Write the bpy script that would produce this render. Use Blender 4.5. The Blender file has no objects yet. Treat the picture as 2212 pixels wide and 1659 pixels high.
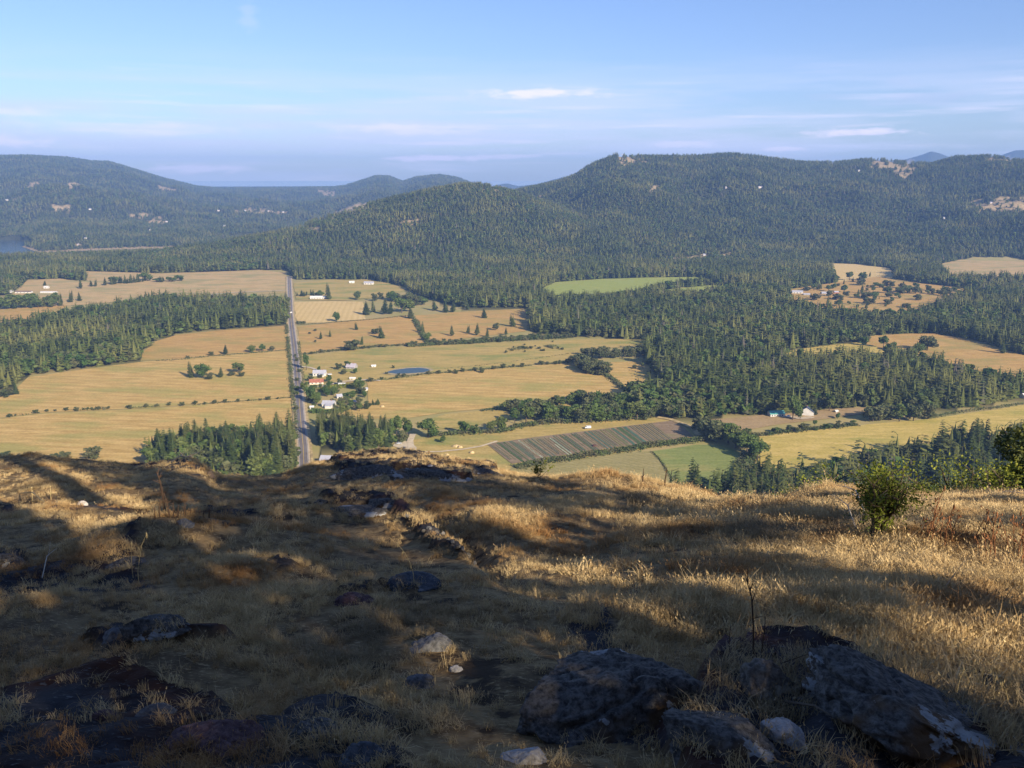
import bpy, bmesh, math, random
import numpy as np
from mathutils import Vector, Matrix, noise as mnoise

random.seed(7)
rng = np.random.default_rng(7)
scene = bpy.context.scene
COL = scene.collection
R = math.radians

# ------------------------------------------------------------------ camera
ZC = 220.0                      # eye height above the valley floor
PITCH = R(13.1)
FOC = 1915.6                    # focal length in units of a 2212-wide picture
CP, SP = math.cos(PITCH), math.sin(PITCH)
cam_d = bpy.data.cameras.new('camera')
cam_d.sensor_width = 36; cam_d.lens = 18 / math.tan(R(30))
cam_d.clip_start = 0.05; cam_d.clip_end = 90000
cam = bpy.data.objects.new('camera', cam_d); COL.objects.link(cam)
cam.location = (0, 0, ZC); cam.rotation_euler = (math.pi/2 - PITCH, 0, 0)
scene.camera = cam

# ------------------------------------------------------------------ light and exposure
SUN_EL, SUN_SIDE = R(26), R(38)           # sun behind the viewer, to the right
SUN = Vector((math.sin(SUN_SIDE)*math.cos(SUN_EL), -math.cos(SUN_SIDE)*math.cos(SUN_EL), math.sin(SUN_EL)))
sd = bpy.data.lights.new('sun', 'SUN'); sd.energy = 5.0; sd.angle = R(0.5); sd.color = (1.0, 0.87, 0.68)
so = bpy.data.objects.new('sun', sd); COL.objects.link(so)
so.rotation_euler = SUN.to_track_quat('Z', 'Y').to_euler(); so.location = (60, -80, ZC + 80)
scene.view_settings.view_transform = 'Standard'; scene.view_settings.look = 'None'
scene.view_settings.exposure = 0.9; scene.view_settings.gamma = 1.0
scene.view_settings.use_curve_mapping = False
scene.render.engine = 'CYCLES'
cy = scene.cycles
cy.use_denoising = True
cy.max_bounces = 5; cy.diffuse_bounces = 3; cy.glossy_bounces = 2; cy.transmission_bounces = 3
cy.transparent_max_bounces = 6; cy.volume_bounces = 0
cy.caustics_reflective = False; cy.caustics_refractive = False
SKY_STRENGTH = 0.075

def pix_el(py): return math.atan((829.5 - py) / FOC) - PITCH
def pix_az(px, py):
    dx = (px - 1106) / FOC; dy = (829.5 - py) / FOC
    return math.atan2(dx, CP + dy * SP)

def build_world():
    w = bpy.data.worlds.new('World'); scene.world = w; w.use_nodes = True
    nt = w.node_tree; N = nt.nodes; L = nt.links; N.clear()
    out = N.new('ShaderNodeOutputWorld'); bg = N.new('ShaderNodeBackground')
    bg.inputs['Strength'].default_value = SKY_STRENGTH
    sky = N.new('ShaderNodeTexSky'); sky.sky_type = 'NISHITA'; sky.sun_disc = False
    sky.sun_elevation = SUN_EL; sky.sun_rotation = math.atan2(SUN.x, SUN.y)
    sky.altitude = 250; sky.air_density = 1.0; sky.dust_density = 0.6; sky.ozone_density = 2.2
    tc = N.new('ShaderNodeTexCoord'); sep = N.new('ShaderNodeSeparateXYZ')
    L.new(tc.outputs['Generated'], sep.inputs[0])
    def M(op, a, b=None, c=None):
        n = N.new('ShaderNodeMath'); n.operation = op
        for i, v in enumerate((a, b, c)):
            if v is None: continue
            if isinstance(v, (int, float)): n.inputs[i].default_value = v
            else: L.new(v, n.inputs[i])
        return n.outputs[0]
    az = M('ARCTAN2', sep.outputs['X'], sep.outputs['Y']); el = M('ARCSINE', sep.outputs['Z'])
    def noise(sx, sy, det, off=0.0):
        cb = N.new('ShaderNodeCombineXYZ'); L.new(M('MULTIPLY', az, sx), cb.inputs[0]); L.new(M('MULTIPLY', el, sy), cb.inputs[1])
        cb.inputs[2].default_value = off
        n = N.new('ShaderNodeTexNoise'); n.inputs['Scale'].default_value = 1; n.inputs['Detail'].default_value = det
        n.inputs['Roughness'].default_value = 0.55
        L.new(cb.outputs[0], n.inputs['Vector']); return n.outputs['Fac']
    def smooth(v, a, b):
        n = N.new('ShaderNodeMapRange'); n.interpolation_type = 'SMOOTHSTEP'; n.inputs['From Min'].default_value = a; n.inputs['From Max'].default_value = b
        L.new(v, n.inputs['Value']); return n.outputs['Result']
    def mix(fac, a, b):
        n = N.new('ShaderNodeMix'); n.data_type = 'RGBA'
        L.new(fac, n.inputs[0])
        for i, v in ((6, a), (7, b)):
            if isinstance(v, tuple): n.inputs[i].default_value = (*v, 1)
            else: L.new(v, n.inputs[i])
        return n.outputs[2]
    col = sky.outputs[0]
    tint = N.new('ShaderNodeMix'); tint.data_type = 'RGBA'; tint.blend_type = 'MULTIPLY'; tint.inputs[0].default_value = 1
    L.new(col, tint.inputs[6]); tint.inputs[7].default_value = (0.84, 0.90, 1.20, 1); col = tint.outputs[2]
    # broad veil of thin lavender stratus low over the horizon
    n1 = noise(3.2, 38, 5, 1.3); n2 = noise(7, 120, 6, 4.1)
    band = M('MULTIPLY', smooth(el, R(8.0), R(2.2)), smooth(el, R(-1.5), R(0.6)))
    veil = M('MULTIPLY', smooth(n1, 0.36, 0.62), band)
    VC = (6.3, 6.7, 8.7); PK = (9.2, 8.3, 9.9)
    col = mix(M('MULTIPLY', veil, 0.80), col, VC)
    fine = M('MULTIPLY', smooth(n2, 0.52, 0.74), band)
    col = mix(M('MULTIPLY', fine, 0.40), col, PK)
    # the separate small clouds
    wob = noise(40, 160, 5, 8.0); edge = smooth(wob, 0.30, 0.66)
    for px, py, wx, wy, s, c in ((1165, 203, 130, 11, .75, PK), (960, 213, 75, 6, .35, VC), (870, 280, 150, 13, .45, PK), (940, 343, 125, 8, 1.0, PK),
                                 (1100, 338, 80, 6, .6, PK), (1850, 293, 105, 10, .85, PK), (430, 366, 120, 10, .8, PK), (30, 316, 70, 12, .7, PK),
                                 (536, 50, 20, 30, .22, VC), (1990, 228, 110, 14, .35, (4.6, 5.2, 7.4)), (1950, 195, 40, 12, .3, (4.6, 5.2, 7.4)),
                                 (280, 285, 260, 14, .30, PK), (30, 258, 70, 10, .40, PK), (1690, 325, 60, 6, .6, PK), (1480, 312, 90, 8, .4, PK),
                                 (1430, 200, 90, 8, .2, VC), (1560, 220, 25, 6, .2, (4.6, 5.2, 7.4)), (1800, 218, 60, 8, .22, (4.6, 5.2, 7.4))):
        a0, e0 = pix_az(px, py), pix_el(py)
        da = M('DIVIDE', M('SUBTRACT', az, a0), wx / FOC); de = M('DIVIDE', M('SUBTRACT', el, e0), wy / FOC)
        d2 = M('ADD', M('MULTIPLY', da, da), M('MULTIPLY', de, de))
        g = M('POWER', 2.718, M('MULTIPLY', d2, -1.0))
        m = M('MULTIPLY', smooth(M('ADD', g, M('MULTIPLY', M('SUBTRACT', edge, 0.6), 0.55)), 0.22, 1.05), s)
        col = mix(m, col, c)
    L.new(col, bg.inputs['Color']); L.new(bg.outputs[0], out.inputs['Surface'])
build_world()

# ------------------------------------------------------------------ helpers
def vnoise(x, y, seed=0.0):
    xi, yi = np.floor(x), np.floor(y); fx, fy = x - xi, y - yi
    fx = fx*fx*(3-2*fx); fy = fy*fy*(3-2*fy)
    def h(i, j):
        s = np.sin(i*127.1 + j*311.7 + seed*74.7) * 43758.5453
        return s - np.floor(s)
    a, b, c, d = h(xi, yi), h(xi+1, yi), h(xi, yi+1), h(xi+1, yi+1)
    return (a*(1-fx)+b*fx)*(1-fy) + (c*(1-fx)+d*fx)*fy
def fbm(x, y, seed=0.0, octs=4, gain=.5):
    t = 0; a = 1; s = 0
    for k in range(octs):
        t = t + a*(vnoise(x, y, seed+k*3.7)-.5); s += a; a *= gain; x = x*2.03+5.1; y = y*2.03+1.7
    return t/s*2
def sstep(a, b, v):
    t = np.clip((v-a)/(b-a), 0, 1); return t*t*(3-2*t)
def inpoly(x, y, poly):
    p = np.asarray(poly, float); inside = np.zeros(np.shape(x), bool); j = len(p)-1
    for i in range(len(p)):
        c = ((p[i,1] > y) != (p[j,1] > y))
        with np.errstate(divide='ignore', invalid='ignore'):
            xx = (p[j,0]-p[i,0])*(y-p[i,1])/(p[j,1]-p[i,1]+1e-12)+p[i,0]
        inside ^= c & (x < xx); j = i
    return inside
def polyline_y(pts, u):
    p = np.asarray(pts, float); return np.interp(u, p[:,0], p[:,1])

def at(px, py, z=0.0):
    """picture point (2212-wide) to the world point where its sight line meets height z"""
    dx = (px-1106)/FOC; dy = (829.5-py)/FOC
    d = (dx, CP+dy*SP, -SP+dy*CP); t = (z-ZC)/d[2]
    return Vector((d[0]*t, d[1]*t, z))
def at_np(px, py, z=0.0):
    dx = (px-1106)/FOC; dy = (829.5-py)/FOC
    t = (z-ZC)/(-SP+dy*CP); return dx*t, (CP+dy*SP)*t
def project(x, y, z):
    dep = y*CP-(z-ZC)*SP
    return 1106+FOC*x/dep, 829.5-FOC*(y*SP+(z-ZC)*CP)/dep, dep
def depth_of(x, y, z): return y*CP-(z-ZC)*SP

def tag(o, label=None, cat=None, group=None, kind=None):
    if label: o['label'] = label
    if cat: o['category'] = cat
    if group: o['group'] = group
    if kind: o['kind'] = kind
    return o
def link(name, me, parent=None):
    o = bpy.data.objects.new(name, me); COL.objects.link(o)
    if parent: o.parent = parent
    return o
def empty(name, loc, rz=0.0, scale=1.0):
    o = bpy.data.objects.new(name, None); COL.objects.link(o)
    o.location = loc; o.rotation_euler = (0, 0, rz); o.scale = (scale,)*3; o.empty_display_size = .3
    return o
def mesh(name, V, F, mat=None, smooth=False):
    """V (n,3); F list of index tuples, or an (m,k) array"""
    me = bpy.data.meshes.new(name); V = np.asarray(V, np.float32)
    if isinstance(F, np.ndarray):
        m, k = F.shape
        me.vertices.add(len(V)); me.vertices.foreach_set('co', V.ravel())
        me.loops.add(m*k); me.loops.foreach_set('vertex_index', F.astype(np.int32).ravel())
        me.polygons.add(m); me.polygons.foreach_set('loop_start', np.arange(0, m*k, k, dtype=np.int32))
        me.update(calc_edges=True)
    else:
        me.from_pydata(V.tolist(), [], F); me.update()
    if smooth: me.polygons.foreach_set('use_smooth', np.ones(len(me.polygons), bool))
    if mat: me.materials.append(mat)
    return me
class MB:
    def __init__(s): s.V = []; s.F = []
    def add(s, V, F):
        b = len(s.V); s.V += [tuple(v) for v in V]; s.F += [tuple(i+b for i in f) for f in F]
    def box(s, x0, x1, y0, y1, z0, z1):
        s.add([(x0,y0,z0),(x1,y0,z0),(x1,y1,z0),(x0,y1,z0),(x0,y0,z1),(x1,y0,z1),(x1,y1,z1),(x0,y1,z1)],
              [(0,3,2,1),(4,5,6,7),(0,1,5,4),(1,2,6,5),(2,3,7,6),(3,0,4,7)])
    def tube(s, pts, rad, n=5):
        pts = [Vector(p) for p in pts]; rings = []
        for i, p in enumerate(pts):
            d = (pts[min(i+1, len(pts)-1)]-pts[max(i-1, 0)]).normalized()
            a = d.cross(Vector((.31, .93, .17))).normalized(); b = d.cross(a); r = rad[i] if hasattr(rad, '__len__') else rad
            rings.append([p+(a*math.cos(t)+b*math.sin(t))*r for t in [2*math.pi*k/n for k in range(n)]])
        V = [v for g in rings for v in g]; F = []
        for i in range(len(pts)-1):
            for k in range(n): F.append((i*n+k, i*n+(k+1)%n, (i+1)*n+(k+1)%n, (i+1)*n+k))
        F.append(tuple(range(n-1, -1, -1))); F.append(tuple((len(pts)-1)*n+k for k in range(n)))
        s.add(V, F)
    def build(s, name, mat, parent=None, smooth=False):
        return link(name, mesh(name, s.V, s.F, mat, smooth), parent)
def leaf_quads(C, size, r, flat=0.0, asp=1.0):
    """random leaf-sized quads round the points C"""
    n = len(C); d = r.normal(size=(n,3)); d[:,2] *= (1-flat)
    d /= np.linalg.norm(d, axis=1)[:,None]+1e-9
    q = r.normal(size=(n,3)); nrm = np.cross(d, q); nrm /= np.linalg.norm(nrm, axis=1)[:,None]+1e-9
    e = np.cross(d, nrm); s = np.asarray(size)*np.ones(n)*.5
    a = d*(s*asp)[:,None]; b = e*s[:,None]
    V = np.stack([C-a-b*.3, C-a*.1-b, C+a+b*.3, C+a*.1+b], 1).reshape(-1, 3)
    return V, np.arange(4*n).reshape(n, 4)

# ------------------------------------------------------------------ materials
def mat(name, rough=.85, spec=.2):
    m = bpy.data.materials.new(name); m.use_nodes = True
    p = m.node_tree.nodes['Principled BSDF']; p.inputs['Roughness'].default_value = rough
    p.inputs['Specular IOR Level'].default_value = spec
    return m, m.node_tree, p
def nd(nt, typ, **kw):
    n = nt.nodes.new(typ)
    for k, v in kw.items():
        if k in n.inputs: n.inputs[k].default_value = v
        else: setattr(n, k, v)
    return n
def mixc(nt, fac, a, b, blend='MIX'):
    n = nt.nodes.new('ShaderNodeMix'); n.data_type = 'RGBA'; n.blend_type = blend
    for i, v in ((0, fac), (6, a), (7, b)):
        if isinstance(v, (int, float)): n.inputs[i].default_value = v
        elif isinstance(v, tuple): n.inputs[i].default_value = (*v, 1)
        else: nt.links.new(v, n.inputs[i])
    return n.outputs[2]
def ramp(nt, v, a, b):
    n = nt.nodes.new('ShaderNodeMapRange'); n.interpolation_type = 'SMOOTHSTEP'
    n.inputs['From Min'].default_value = a; n.inputs['From Max'].default_value = b
    nt.links.new(v, n.inputs['Value']); return n.outputs['Result']
def ntex(nt, scale, detail=4, stretch=None, rot=0.0, rough=.55, coord='Object'):
    tc = nt.nodes.new('ShaderNodeTexCoord'); mp = nt.nodes.new('ShaderNodeMapping')
    mp.inputs['Scale'].default_value = stretch or (1, 1, 1); mp.inputs['Rotation'].default_value = (0, 0, rot)
    nt.links.new(tc.outputs[coord], mp.inputs['Vector'])
    n = nt.nodes.new('ShaderNodeTexNoise'); n.inputs['Scale'].default_value = scale; n.inputs['Detail'].default_value = detail; n.inputs['Roughness'].default_value = rough
    nt.links.new(mp.outputs[0], n.inputs['Vector']); return n.outputs['Fac']
def bump(nt, p, h, strength, dist):
    b = nt.nodes.new('ShaderNodeBump'); b.inputs['Strength'].default_value = strength; b.inputs['Distance'].default_value = dist
    nt.links.new(h, b.inputs['Height']); nt.links.new(b.outputs[0], p.inputs['Normal'])
def plain(name, col, rough=.8, var=.18, scale=.6, spec=.25):
    m, nt, p = mat(name, rough, spec)
    f = ntex(nt, scale, 4)
    d = tuple(c*(1-var) for c in col); l = tuple(min(1, c*(1+var)) for c in col)
    nt.links.new(mixc(nt, ramp(nt, f, .3, .7), d, l), p.inputs['Base Color']); return m
def foliage(name, a, b, c, trans=.25, scale=.12):
    """leaf colours a..b by tree, c in patches"""
    m, nt, p = mat(name, .65, .15)
    oi = nt.nodes.new('ShaderNodeObjectInfo')
    geo = nt.nodes.new('ShaderNodeNewGeometry')
    n = nt.nodes.new('ShaderNodeTexNoise'); n.inputs['Scale'].default_value = scale; n.inputs['Detail'].default_value = 3
    nt.links.new(geo.outputs['Position'], n.inputs['Vector'])
    base = mixc(nt, oi.outputs['Random'], a, b)
    base = mixc(nt, ramp(nt, n.outputs['Fac'], .43, .66), base, c)
    nt.links.new(base, p.inputs['Base Color'])
    if trans:
        t = nt.nodes.new('ShaderNodeBsdfTranslucent'); mx = nt.nodes.new('ShaderNodeMixShader'); mx.inputs[0].default_value = trans
        nt.links.new(base, t.inputs['Color']); out = nt.nodes['Material Output']
        nt.links.new(p.outputs[0], mx.inputs[1]); nt.links.new(t.outputs[0], mx.inputs[2]); nt.links.new(mx.outputs[0], out.inputs['Surface'])
    return m
def field_mat(name, a, b, c, rot=.15, rows=0.0, patch=.55):
    """dry grass or stubble: streaks along the mowing direction, patches of c, optional rows"""
    m, nt, p = mat(name, .95, .08)
    s = ntex(nt, .035, 6, (1, 5, 1), rot, .65); q = ntex(nt, .012, 5, (1, 2.2, 1), rot, .6); g = ntex(nt, .5, 3)
    col = mixc(nt, ramp(nt, s, .36, .64), a, b)
    col = mixc(nt, ramp(nt, q, patch, patch+.2), col, c)
    col = mixc(nt, ramp(nt, g, .35, .7), col, mixc(nt, 1.0, col, (.80, .80, .74), 'MULTIPLY'))
    if rows:
        tc = nt.nodes.new('ShaderNodeTexCoord'); mp = nt.nodes.new('ShaderNodeMapping'); mp.inputs['Rotation'].default_value = (0, 0, rot)
        nt.links.new(tc.outputs['Object'], mp.inputs['Vector'])
        w = nt.nodes.new('ShaderNodeTexWave'); w.bands_direction = 'Y'; w.inputs['Scale'].default_value = rows; w.inputs['Distortion'].default_value = 1.2; w.inputs['Detail Scale'].default_value = .2
        nt.links.new(mp.outputs[0], w.inputs['Vector'])
        col = mixc(nt, ramp(nt, w.outputs['Fac'], .3, .9), col, mixc(nt, 1.0, col, (.92, .91, .87), 'MULTIPLY'))
    nt.links.new(col, p.inputs['Base Color']); return m

M_CON = foliage('conifer needles', (.032, .052, .016), (.084, .108, .030), (.105, .115, .034), .15, .03)
M_CONF = foliage('far conifer needles', (.026, .040, .011), (.110, .130, .030), (.150, .150, .042), .12, .007)
M_BRO = foliage('broadleaf leaves', (.060, .110, .026), (.115, .165, .040), (.14, .165, .045), .3, .05)
M_OLV = foliage('olive leaves', (.070, .090, .034), (.115, .130, .050), (.13, .13, .058), .25, .1)
M_HEDGE = foliage('hedge leaves', (.065, .090, .028), (.100, .130, .042), (.14, .13, .06), .25, .09)
M_SHRUB = foliage('yellow green shrub leaves', (.22, .25, .035), (.33, .34, .05), (.12, .15, .025), .4, 2.5)
M_BARK = plain('bark', (.10, .075, .05), .95, .35, 3)
M_DRYWOOD = plain('bleached dead wood', (.42, .35, .26), .9, .25, 8)
M_STALK = plain('dead weed stalk', (.075, .045, .028), .95, .3, 6)
M_RUST = plain('rust brown dock stalk', (.22, .10, .045), .95, .3, 6)
M_STRAWSTALK = plain('straw stalk', (.50, .38, .18), .9, .2, 6)

M_SCRUB = foliage('dark scrub leaves', (.055, .075, .024), (.10, .12, .034), (.15, .15, .035), .3, 1.2)
TAN = field_mat('dry hay field', (.455, .30, .098), (.60, .41, .155), (.385, .32, .10), .2, .022, .45)
TAN2 = field_mat('dry pasture', (.42, .255, .086), (.54, .345, .122), (.36, .275, .088), -.1, 0, .46)
GOLD = field_mat('golden stubble', (.60, .43, .185), (.66, .49, .22), (.52, .37, .15), 1.45, .035)
PINK = field_mat('far parched pasture', (.44, .30, .135), (.56, .40, .185), (.33, .29, .12), .1, 0, .46)
GREENTAN = field_mat('half green pasture', (.38, .285, .092), (.49, .355, .125), (.265, .262, .075), .15, patch=.46)
GREEN = field_mat('green pasture', (.19, .225, .065), (.25, .27, .085), (.34, .295, .10), .2, patch=.5)
LIME = field_mat('yellow green hay field', (.44, .34, .085), (.57, .42, .135), (.33, .30, .068), .3, patch=.52)
KHAKI = field_mat('mown khaki field', (.29, .25, .10), (.345, .29, .125), (.36, .285, .12), .65, .06)
BROWNF = field_mat('brown fallow field', (.34, .235, .12), (.40, .285, .15), (.29, .235, .10), .2)
FARGREEN = field_mat('far green meadow', (.275, .315, .072), (.33, .36, .095), (.37, .34, .11), .1)
SOIL = field_mat('tilled soil', (.225, .160, .100), (.28, .205, .130), (.23, .21, .10), .2)

# ------------------------------------------------------------------ the valley floor and the wooded hills (one terrain)
def prof(tab, px):
    t = np.asarray(tab, float); return np.interp(px, t[:,0], t[:,1])
SKY_A = [(850,470),(1000,440),(1090,412),(1130,402),(1200,388),(1240,372),(1280,347),(1330,328),(1400,330),(1480,332),(1570,327),(1620,331),(1700,342),(1750,346),(1800,347),(1860,342),(1900,341),(1960,347),(2010,350),(2060,337),(2140,335),(2212,346),(2500,350)]
SKY_B = [(-400,545),(0,545),(160,532),(310,523),(420,512),(500,502),(560,494),(640,480),(700,462),(760,441),(850,420),(940,400),(1000,390),(1050,391),(1100,402),(1180,430),(1300,470),(1420,520),(1600,560),(2500,570)]
SKY_L = [(-400,345),(-50,337),(0,339),(70,338),(150,341),(200,348),(240,349),(290,363),(350,381),(420,398),(470,403),(560,403),(640,402),(720,401),(745,398),(780,387),(810,377),(840,377),(870,389),(900,379),(950,374),(990,381),(1020,394),(1100,420),(1300,470),(1500,560)]
SKY_F = [(900,402),(1060,402),(1095,396),(1120,402),(1160,398),(1185,391),(1210,384),(1235,392),(1300,400),(1700,352),(1950,348),(1985,339),(2005,332),(2025,336),(2050,345),(2150,343),(2185,332),(2260,330),(2400,350)]
def az_to_px(a): return 1106+FOC*np.tan(a)/CP*1.0      # good enough near the horizon line
def crest_h(tab, px, rr, tree=20.0):
    py = prof(tab, px); el = np.arctan((829.5-py)/FOC)-PITCH
    return ZC+rr*np.tan(el)-tree
def hill(r, r0, r1, h1, base=0.0, back=2600.0, p=1.15):
    t = np.clip((r-r0)/(r1-r0), 0, 1); up = (t*t*(3-2*t))**p*.55+t**1.25*.45
    dn = 1-np.clip((r-r1)/back, 0, 1)**2
    return base+(h1-base)*np.where(r <= r1, up, dn)
def H(x, y):
    x = np.asarray(x, float); y = np.asarray(y, float)
    r = np.hypot(x, y); a = np.arctan2(x, np.maximum(y, 1e-3)); px = np.where(y > 0, az_to_px(np.clip(a, -1.3, 1.3)), 1106)
    rough = fbm(x/520, y/520, 3, 4); rough2 = fbm(x/160, y/160, 9, 3)
    # right-hand mountain
    r1 = 4100+350*np.sin(px/240.); r0 = np.interp(px, [800,1100,1400,1700,2212], [2700,2500,2450,2600,2750])
    hA = crest_h(SKY_A, px, r1); tA = np.clip((r-r0)/(r1-r0), 0, 1)
    A = hill(r, r0, r1, hA)+(rough*95+rough2*30)*np.sin(np.pi*np.clip(tA, 0, 1))*(hA > 60)
    # the long low spur in front of it, running down to the left
    b1 = np.interp(px, [0,600,1000,1300,2212], [2850,2900,3050,3000,2900]); b0 = np.interp(px, [0,500,800,1100,2212], [2500,2200,2120,2200,2300])
    hB = crest_h(SKY_B, px, b1); tB = np.clip((r-b0)/(b1-b0), 0, 1)
    B = hill(r, b0, b1, np.maximum(hB, -12), back=np.interp(px, [0,600,1200], [400,900,1500]))+(rough*24+rough2*13)*np.sin(np.pi*tB)*(hB > 25)
    z = np.maximum(A, B)
    flatl = sstep(700, 500, px)*sstep(2880, 3130, r)
    z = np.where(px < 900, np.where(B > 0, B, 0)+np.minimum(0, -38*flatl), z)
    # far mountain across the inlet
    l1 = np.interp(px, [0,450,640,800,1010], [8300,8700,9000,8300,7900]); l0 = np.interp(px, [-200,20,75,320,500,1010], [3950,3900,3350,3350,3300,3600])
    hL = crest_h(SKY_L, px, l1, 22); tL = np.clip((r-l0)/(l1-l0), 0, 1)
    Lh = hill(r, l0, l1, hL, -38, 2400, .8)+(rough*85+rough2*34)*np.sin(np.pi*tL)**1.2
    z = np.where((px < 1250) & (r > 3200), np.maximum(z, Lh), z)
    z = np.where((r > 3900) & (px < 1100) & (z < -20), -45, z)
    # ranges beyond
    hF = crest_h(SKY_F, px, 12000., 0)
    z = np.where(r > 9500, np.maximum(np.where(z > -30, -40, z), hill(r, 10500, 12000, hF, -60, 1500)), z)
    return z

def build_valley():
    na, nr = 620, 420
    a = np.linspace(-R(48), R(48), na); r = np.concatenate([np.geomspace(150, 2000, 60), np.geomspace(2010, 13600, nr-60)])
    A, Rr = np.meshgrid(a, r); X = np.sin(A)*Rr; Y = np.cos(A)*Rr; Z = H(X, Y)
    Z = Z - (Rr < 1900)*0.0
    V = np.stack([X, Y, Z], -1).reshape(-1, 3)
    i = np.arange(nr*na).reshape(nr, na)
    F = np.stack([i[:-1,:-1], i[:-1,1:], i[1:,1:], i[1:,:-1]], -1).reshape(-1, 4)
    m, nt, p = mat('valley ground', .95, .1)
    at_ = nt.nodes.new('ShaderNodeAttribute'); at_.attribute_name = 'cover'
    sp = nt.nodes.new('ShaderNodeSeparateColor'); nt.links.new(at_.outputs['Color'], sp.inputs[0])
    n1 = ntex(nt, .02, 5); n2 = ntex(nt, .15, 4)
    rough = mixc(nt, ramp(nt, n1, .35, .65), (.30, .265, .095), (.36, .285, .12))
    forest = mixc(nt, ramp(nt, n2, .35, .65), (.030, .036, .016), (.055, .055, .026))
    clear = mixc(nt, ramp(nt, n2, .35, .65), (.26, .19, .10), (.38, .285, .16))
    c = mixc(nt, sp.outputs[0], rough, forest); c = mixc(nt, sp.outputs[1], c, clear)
    nt.links.new(c, p.inputs['Base Color'])
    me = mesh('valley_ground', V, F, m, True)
    px, py, _ = project(V[:,0], V[:,1], V[:,2])
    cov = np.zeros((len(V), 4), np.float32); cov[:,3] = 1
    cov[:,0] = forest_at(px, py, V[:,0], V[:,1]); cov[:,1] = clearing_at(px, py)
    beach = (V[:,2] > -37) & (V[:,2] < -20) & (np.hypot(V[:,0], V[:,1]) > 3100) & (px < 420)
    cov[:,1] = np.maximum(cov[:,1], beach)
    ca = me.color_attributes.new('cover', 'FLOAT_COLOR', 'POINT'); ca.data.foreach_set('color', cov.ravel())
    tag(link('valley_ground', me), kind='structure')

# open ground: (material, outline in the 2212-wide picture)
FIELDS = [
 (PINK, [(30,634),(60,605),(130,602),(190,610),(182,586),(330,590),(450,588),(560,583),(618,590),(622,632),(480,640),(330,646),(160,660),(0,665)]),
 (TAN2, [(-200,672),(0,668),(145,660),(120,680),(60,692),(0,698),(-200,705)]),
 (TAN2, [(305,780),(310,762),(332,738),(380,724),(480,714),(600,705),(621,703),(624,755),(450,769),(380,777)]),
 (TAN, [(-300,862),(0,850),(36,838),(60,815),(300,783),(450,771),(624,757),(634,858),(330,881),(100,891),(0,903),(-300,915)]),
 (TAN, [(-300,917),(0,905),(100,893),(330,883),(634,860),(654,1010),(660,1080),(300,1090),(-300,1090)]),
 (GOLD, [(633,652),(700,651),(784,652),(787,668),(790,690),(700,697),(641,698)]),
 (TAN2, [(641,706),(760,693),(880,681),(892,692),(916,741),(830,747),(760,750),(650,765)]),
 (TAN2, [(896,682),(1000,674),(1130,667),(1150,700),(1137,716),(1000,731),(932,740)]),
 (GREENTAN, [(648,769),(760,757),(900,748),(1060,742),(1240,734),(1340,733),(1420,735),(1405,748),(1300,753),(1250,762),(1240,780),(1000,800),(870,820),(780,828),(650,826)]),
 (TAN, [(790,828),(890,812),(1000,802),(1150,790),(1245,783),(1262,800),(1308,806),(1352,845),(1320,855),(1200,868),(1040,884),(960,892),(880,905),(800,905),(730,895),(800,870)]),
 (TAN, [(1305,783),(1385,781),(1400,790),(1432,835),(1428,850),(1358,848),(1312,802)]),
 (GREENTAN, [(900,915),(960,896),(1040,888),(1200,872),(1330,858),(1352,868),(1250,890),(1100,905),(1000,925),(920,930)]),
 (GREENTAN, [(830,965),(900,950),(1000,940),(1100,925),(1240,912),(1420,903),(1455,909),(1510,948),(1300,985),(1130,1010),(1040,1035),(900,1050),(760,1050),(780,985)]),
 (KHAKI, [(1110,1012),(1160,1004),(1300,985),(1403,975),(1450,1035),(1480,1075),(1200,1080),(1090,1060)]),
 (GREEN, [(1406,975),(1500,963),(1560,963),(1600,980),(1622,992),(1600,1015),(1560,1060),(1480,1075),(1450,1030)]),
 (BROWNF, [(1518,908),(1600,902),(1700,893),(1800,884),(1868,882),(1872,895),(1700,915),(1565,937),(1530,925)]),
 (LIME, [(1616,946),(1740,932),(1850,921),(2010,906),(2212,876),(2500,850),(2500,1010),(2212,1010),(2040,1030),(1850,1060),(1680,1090),(1600,1085),(1640,1000)]),
 (TAN2, [(1878,727),(1960,721),(2030,722),(2100,735),(2212,768),(2400,790),(2400,850),(2212,836),(2100,820),(2030,802),(2010,786),(1930,770),(1870,745)]),
 (LIME, [(1690,760),(1760,750),(1850,741),(1890,748),(1925,768),(1905,790),(1860,776),(1790,780),(1700,786)]),
 (GOLD, [(1788,569),(1850,571),(1922,580),(1940,596),(1900,612),(1810,612)]),
 (PINK, [(2028,571),(2100,556),(2180,555),(2212,562),(2400,570),(2400,618),(2212,610),(2050,606)]),
 (TAN2, [(1706,625),(1800,612),(1850,603),(1900,598),(1990,612),(2125,628),(2050,654),(1990,682),(1880,690),(1760,676),(1706,662)]),
 (FARGREEN, [(1160,629),(1200,610),(1300,603),(1400,600),(1500,599),(1540,603),(1525,614),(1440,622),(1350,644),(1195,655)]),
 (FARGREEN, [(1420,640),(1440,626),(1540,616),(1600,624),(1520,640)]),
 (GREENTAN, [(634,612),(720,605),(800,604),(880,622),(850,640),(740,650),(640,648)]),
]
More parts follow.
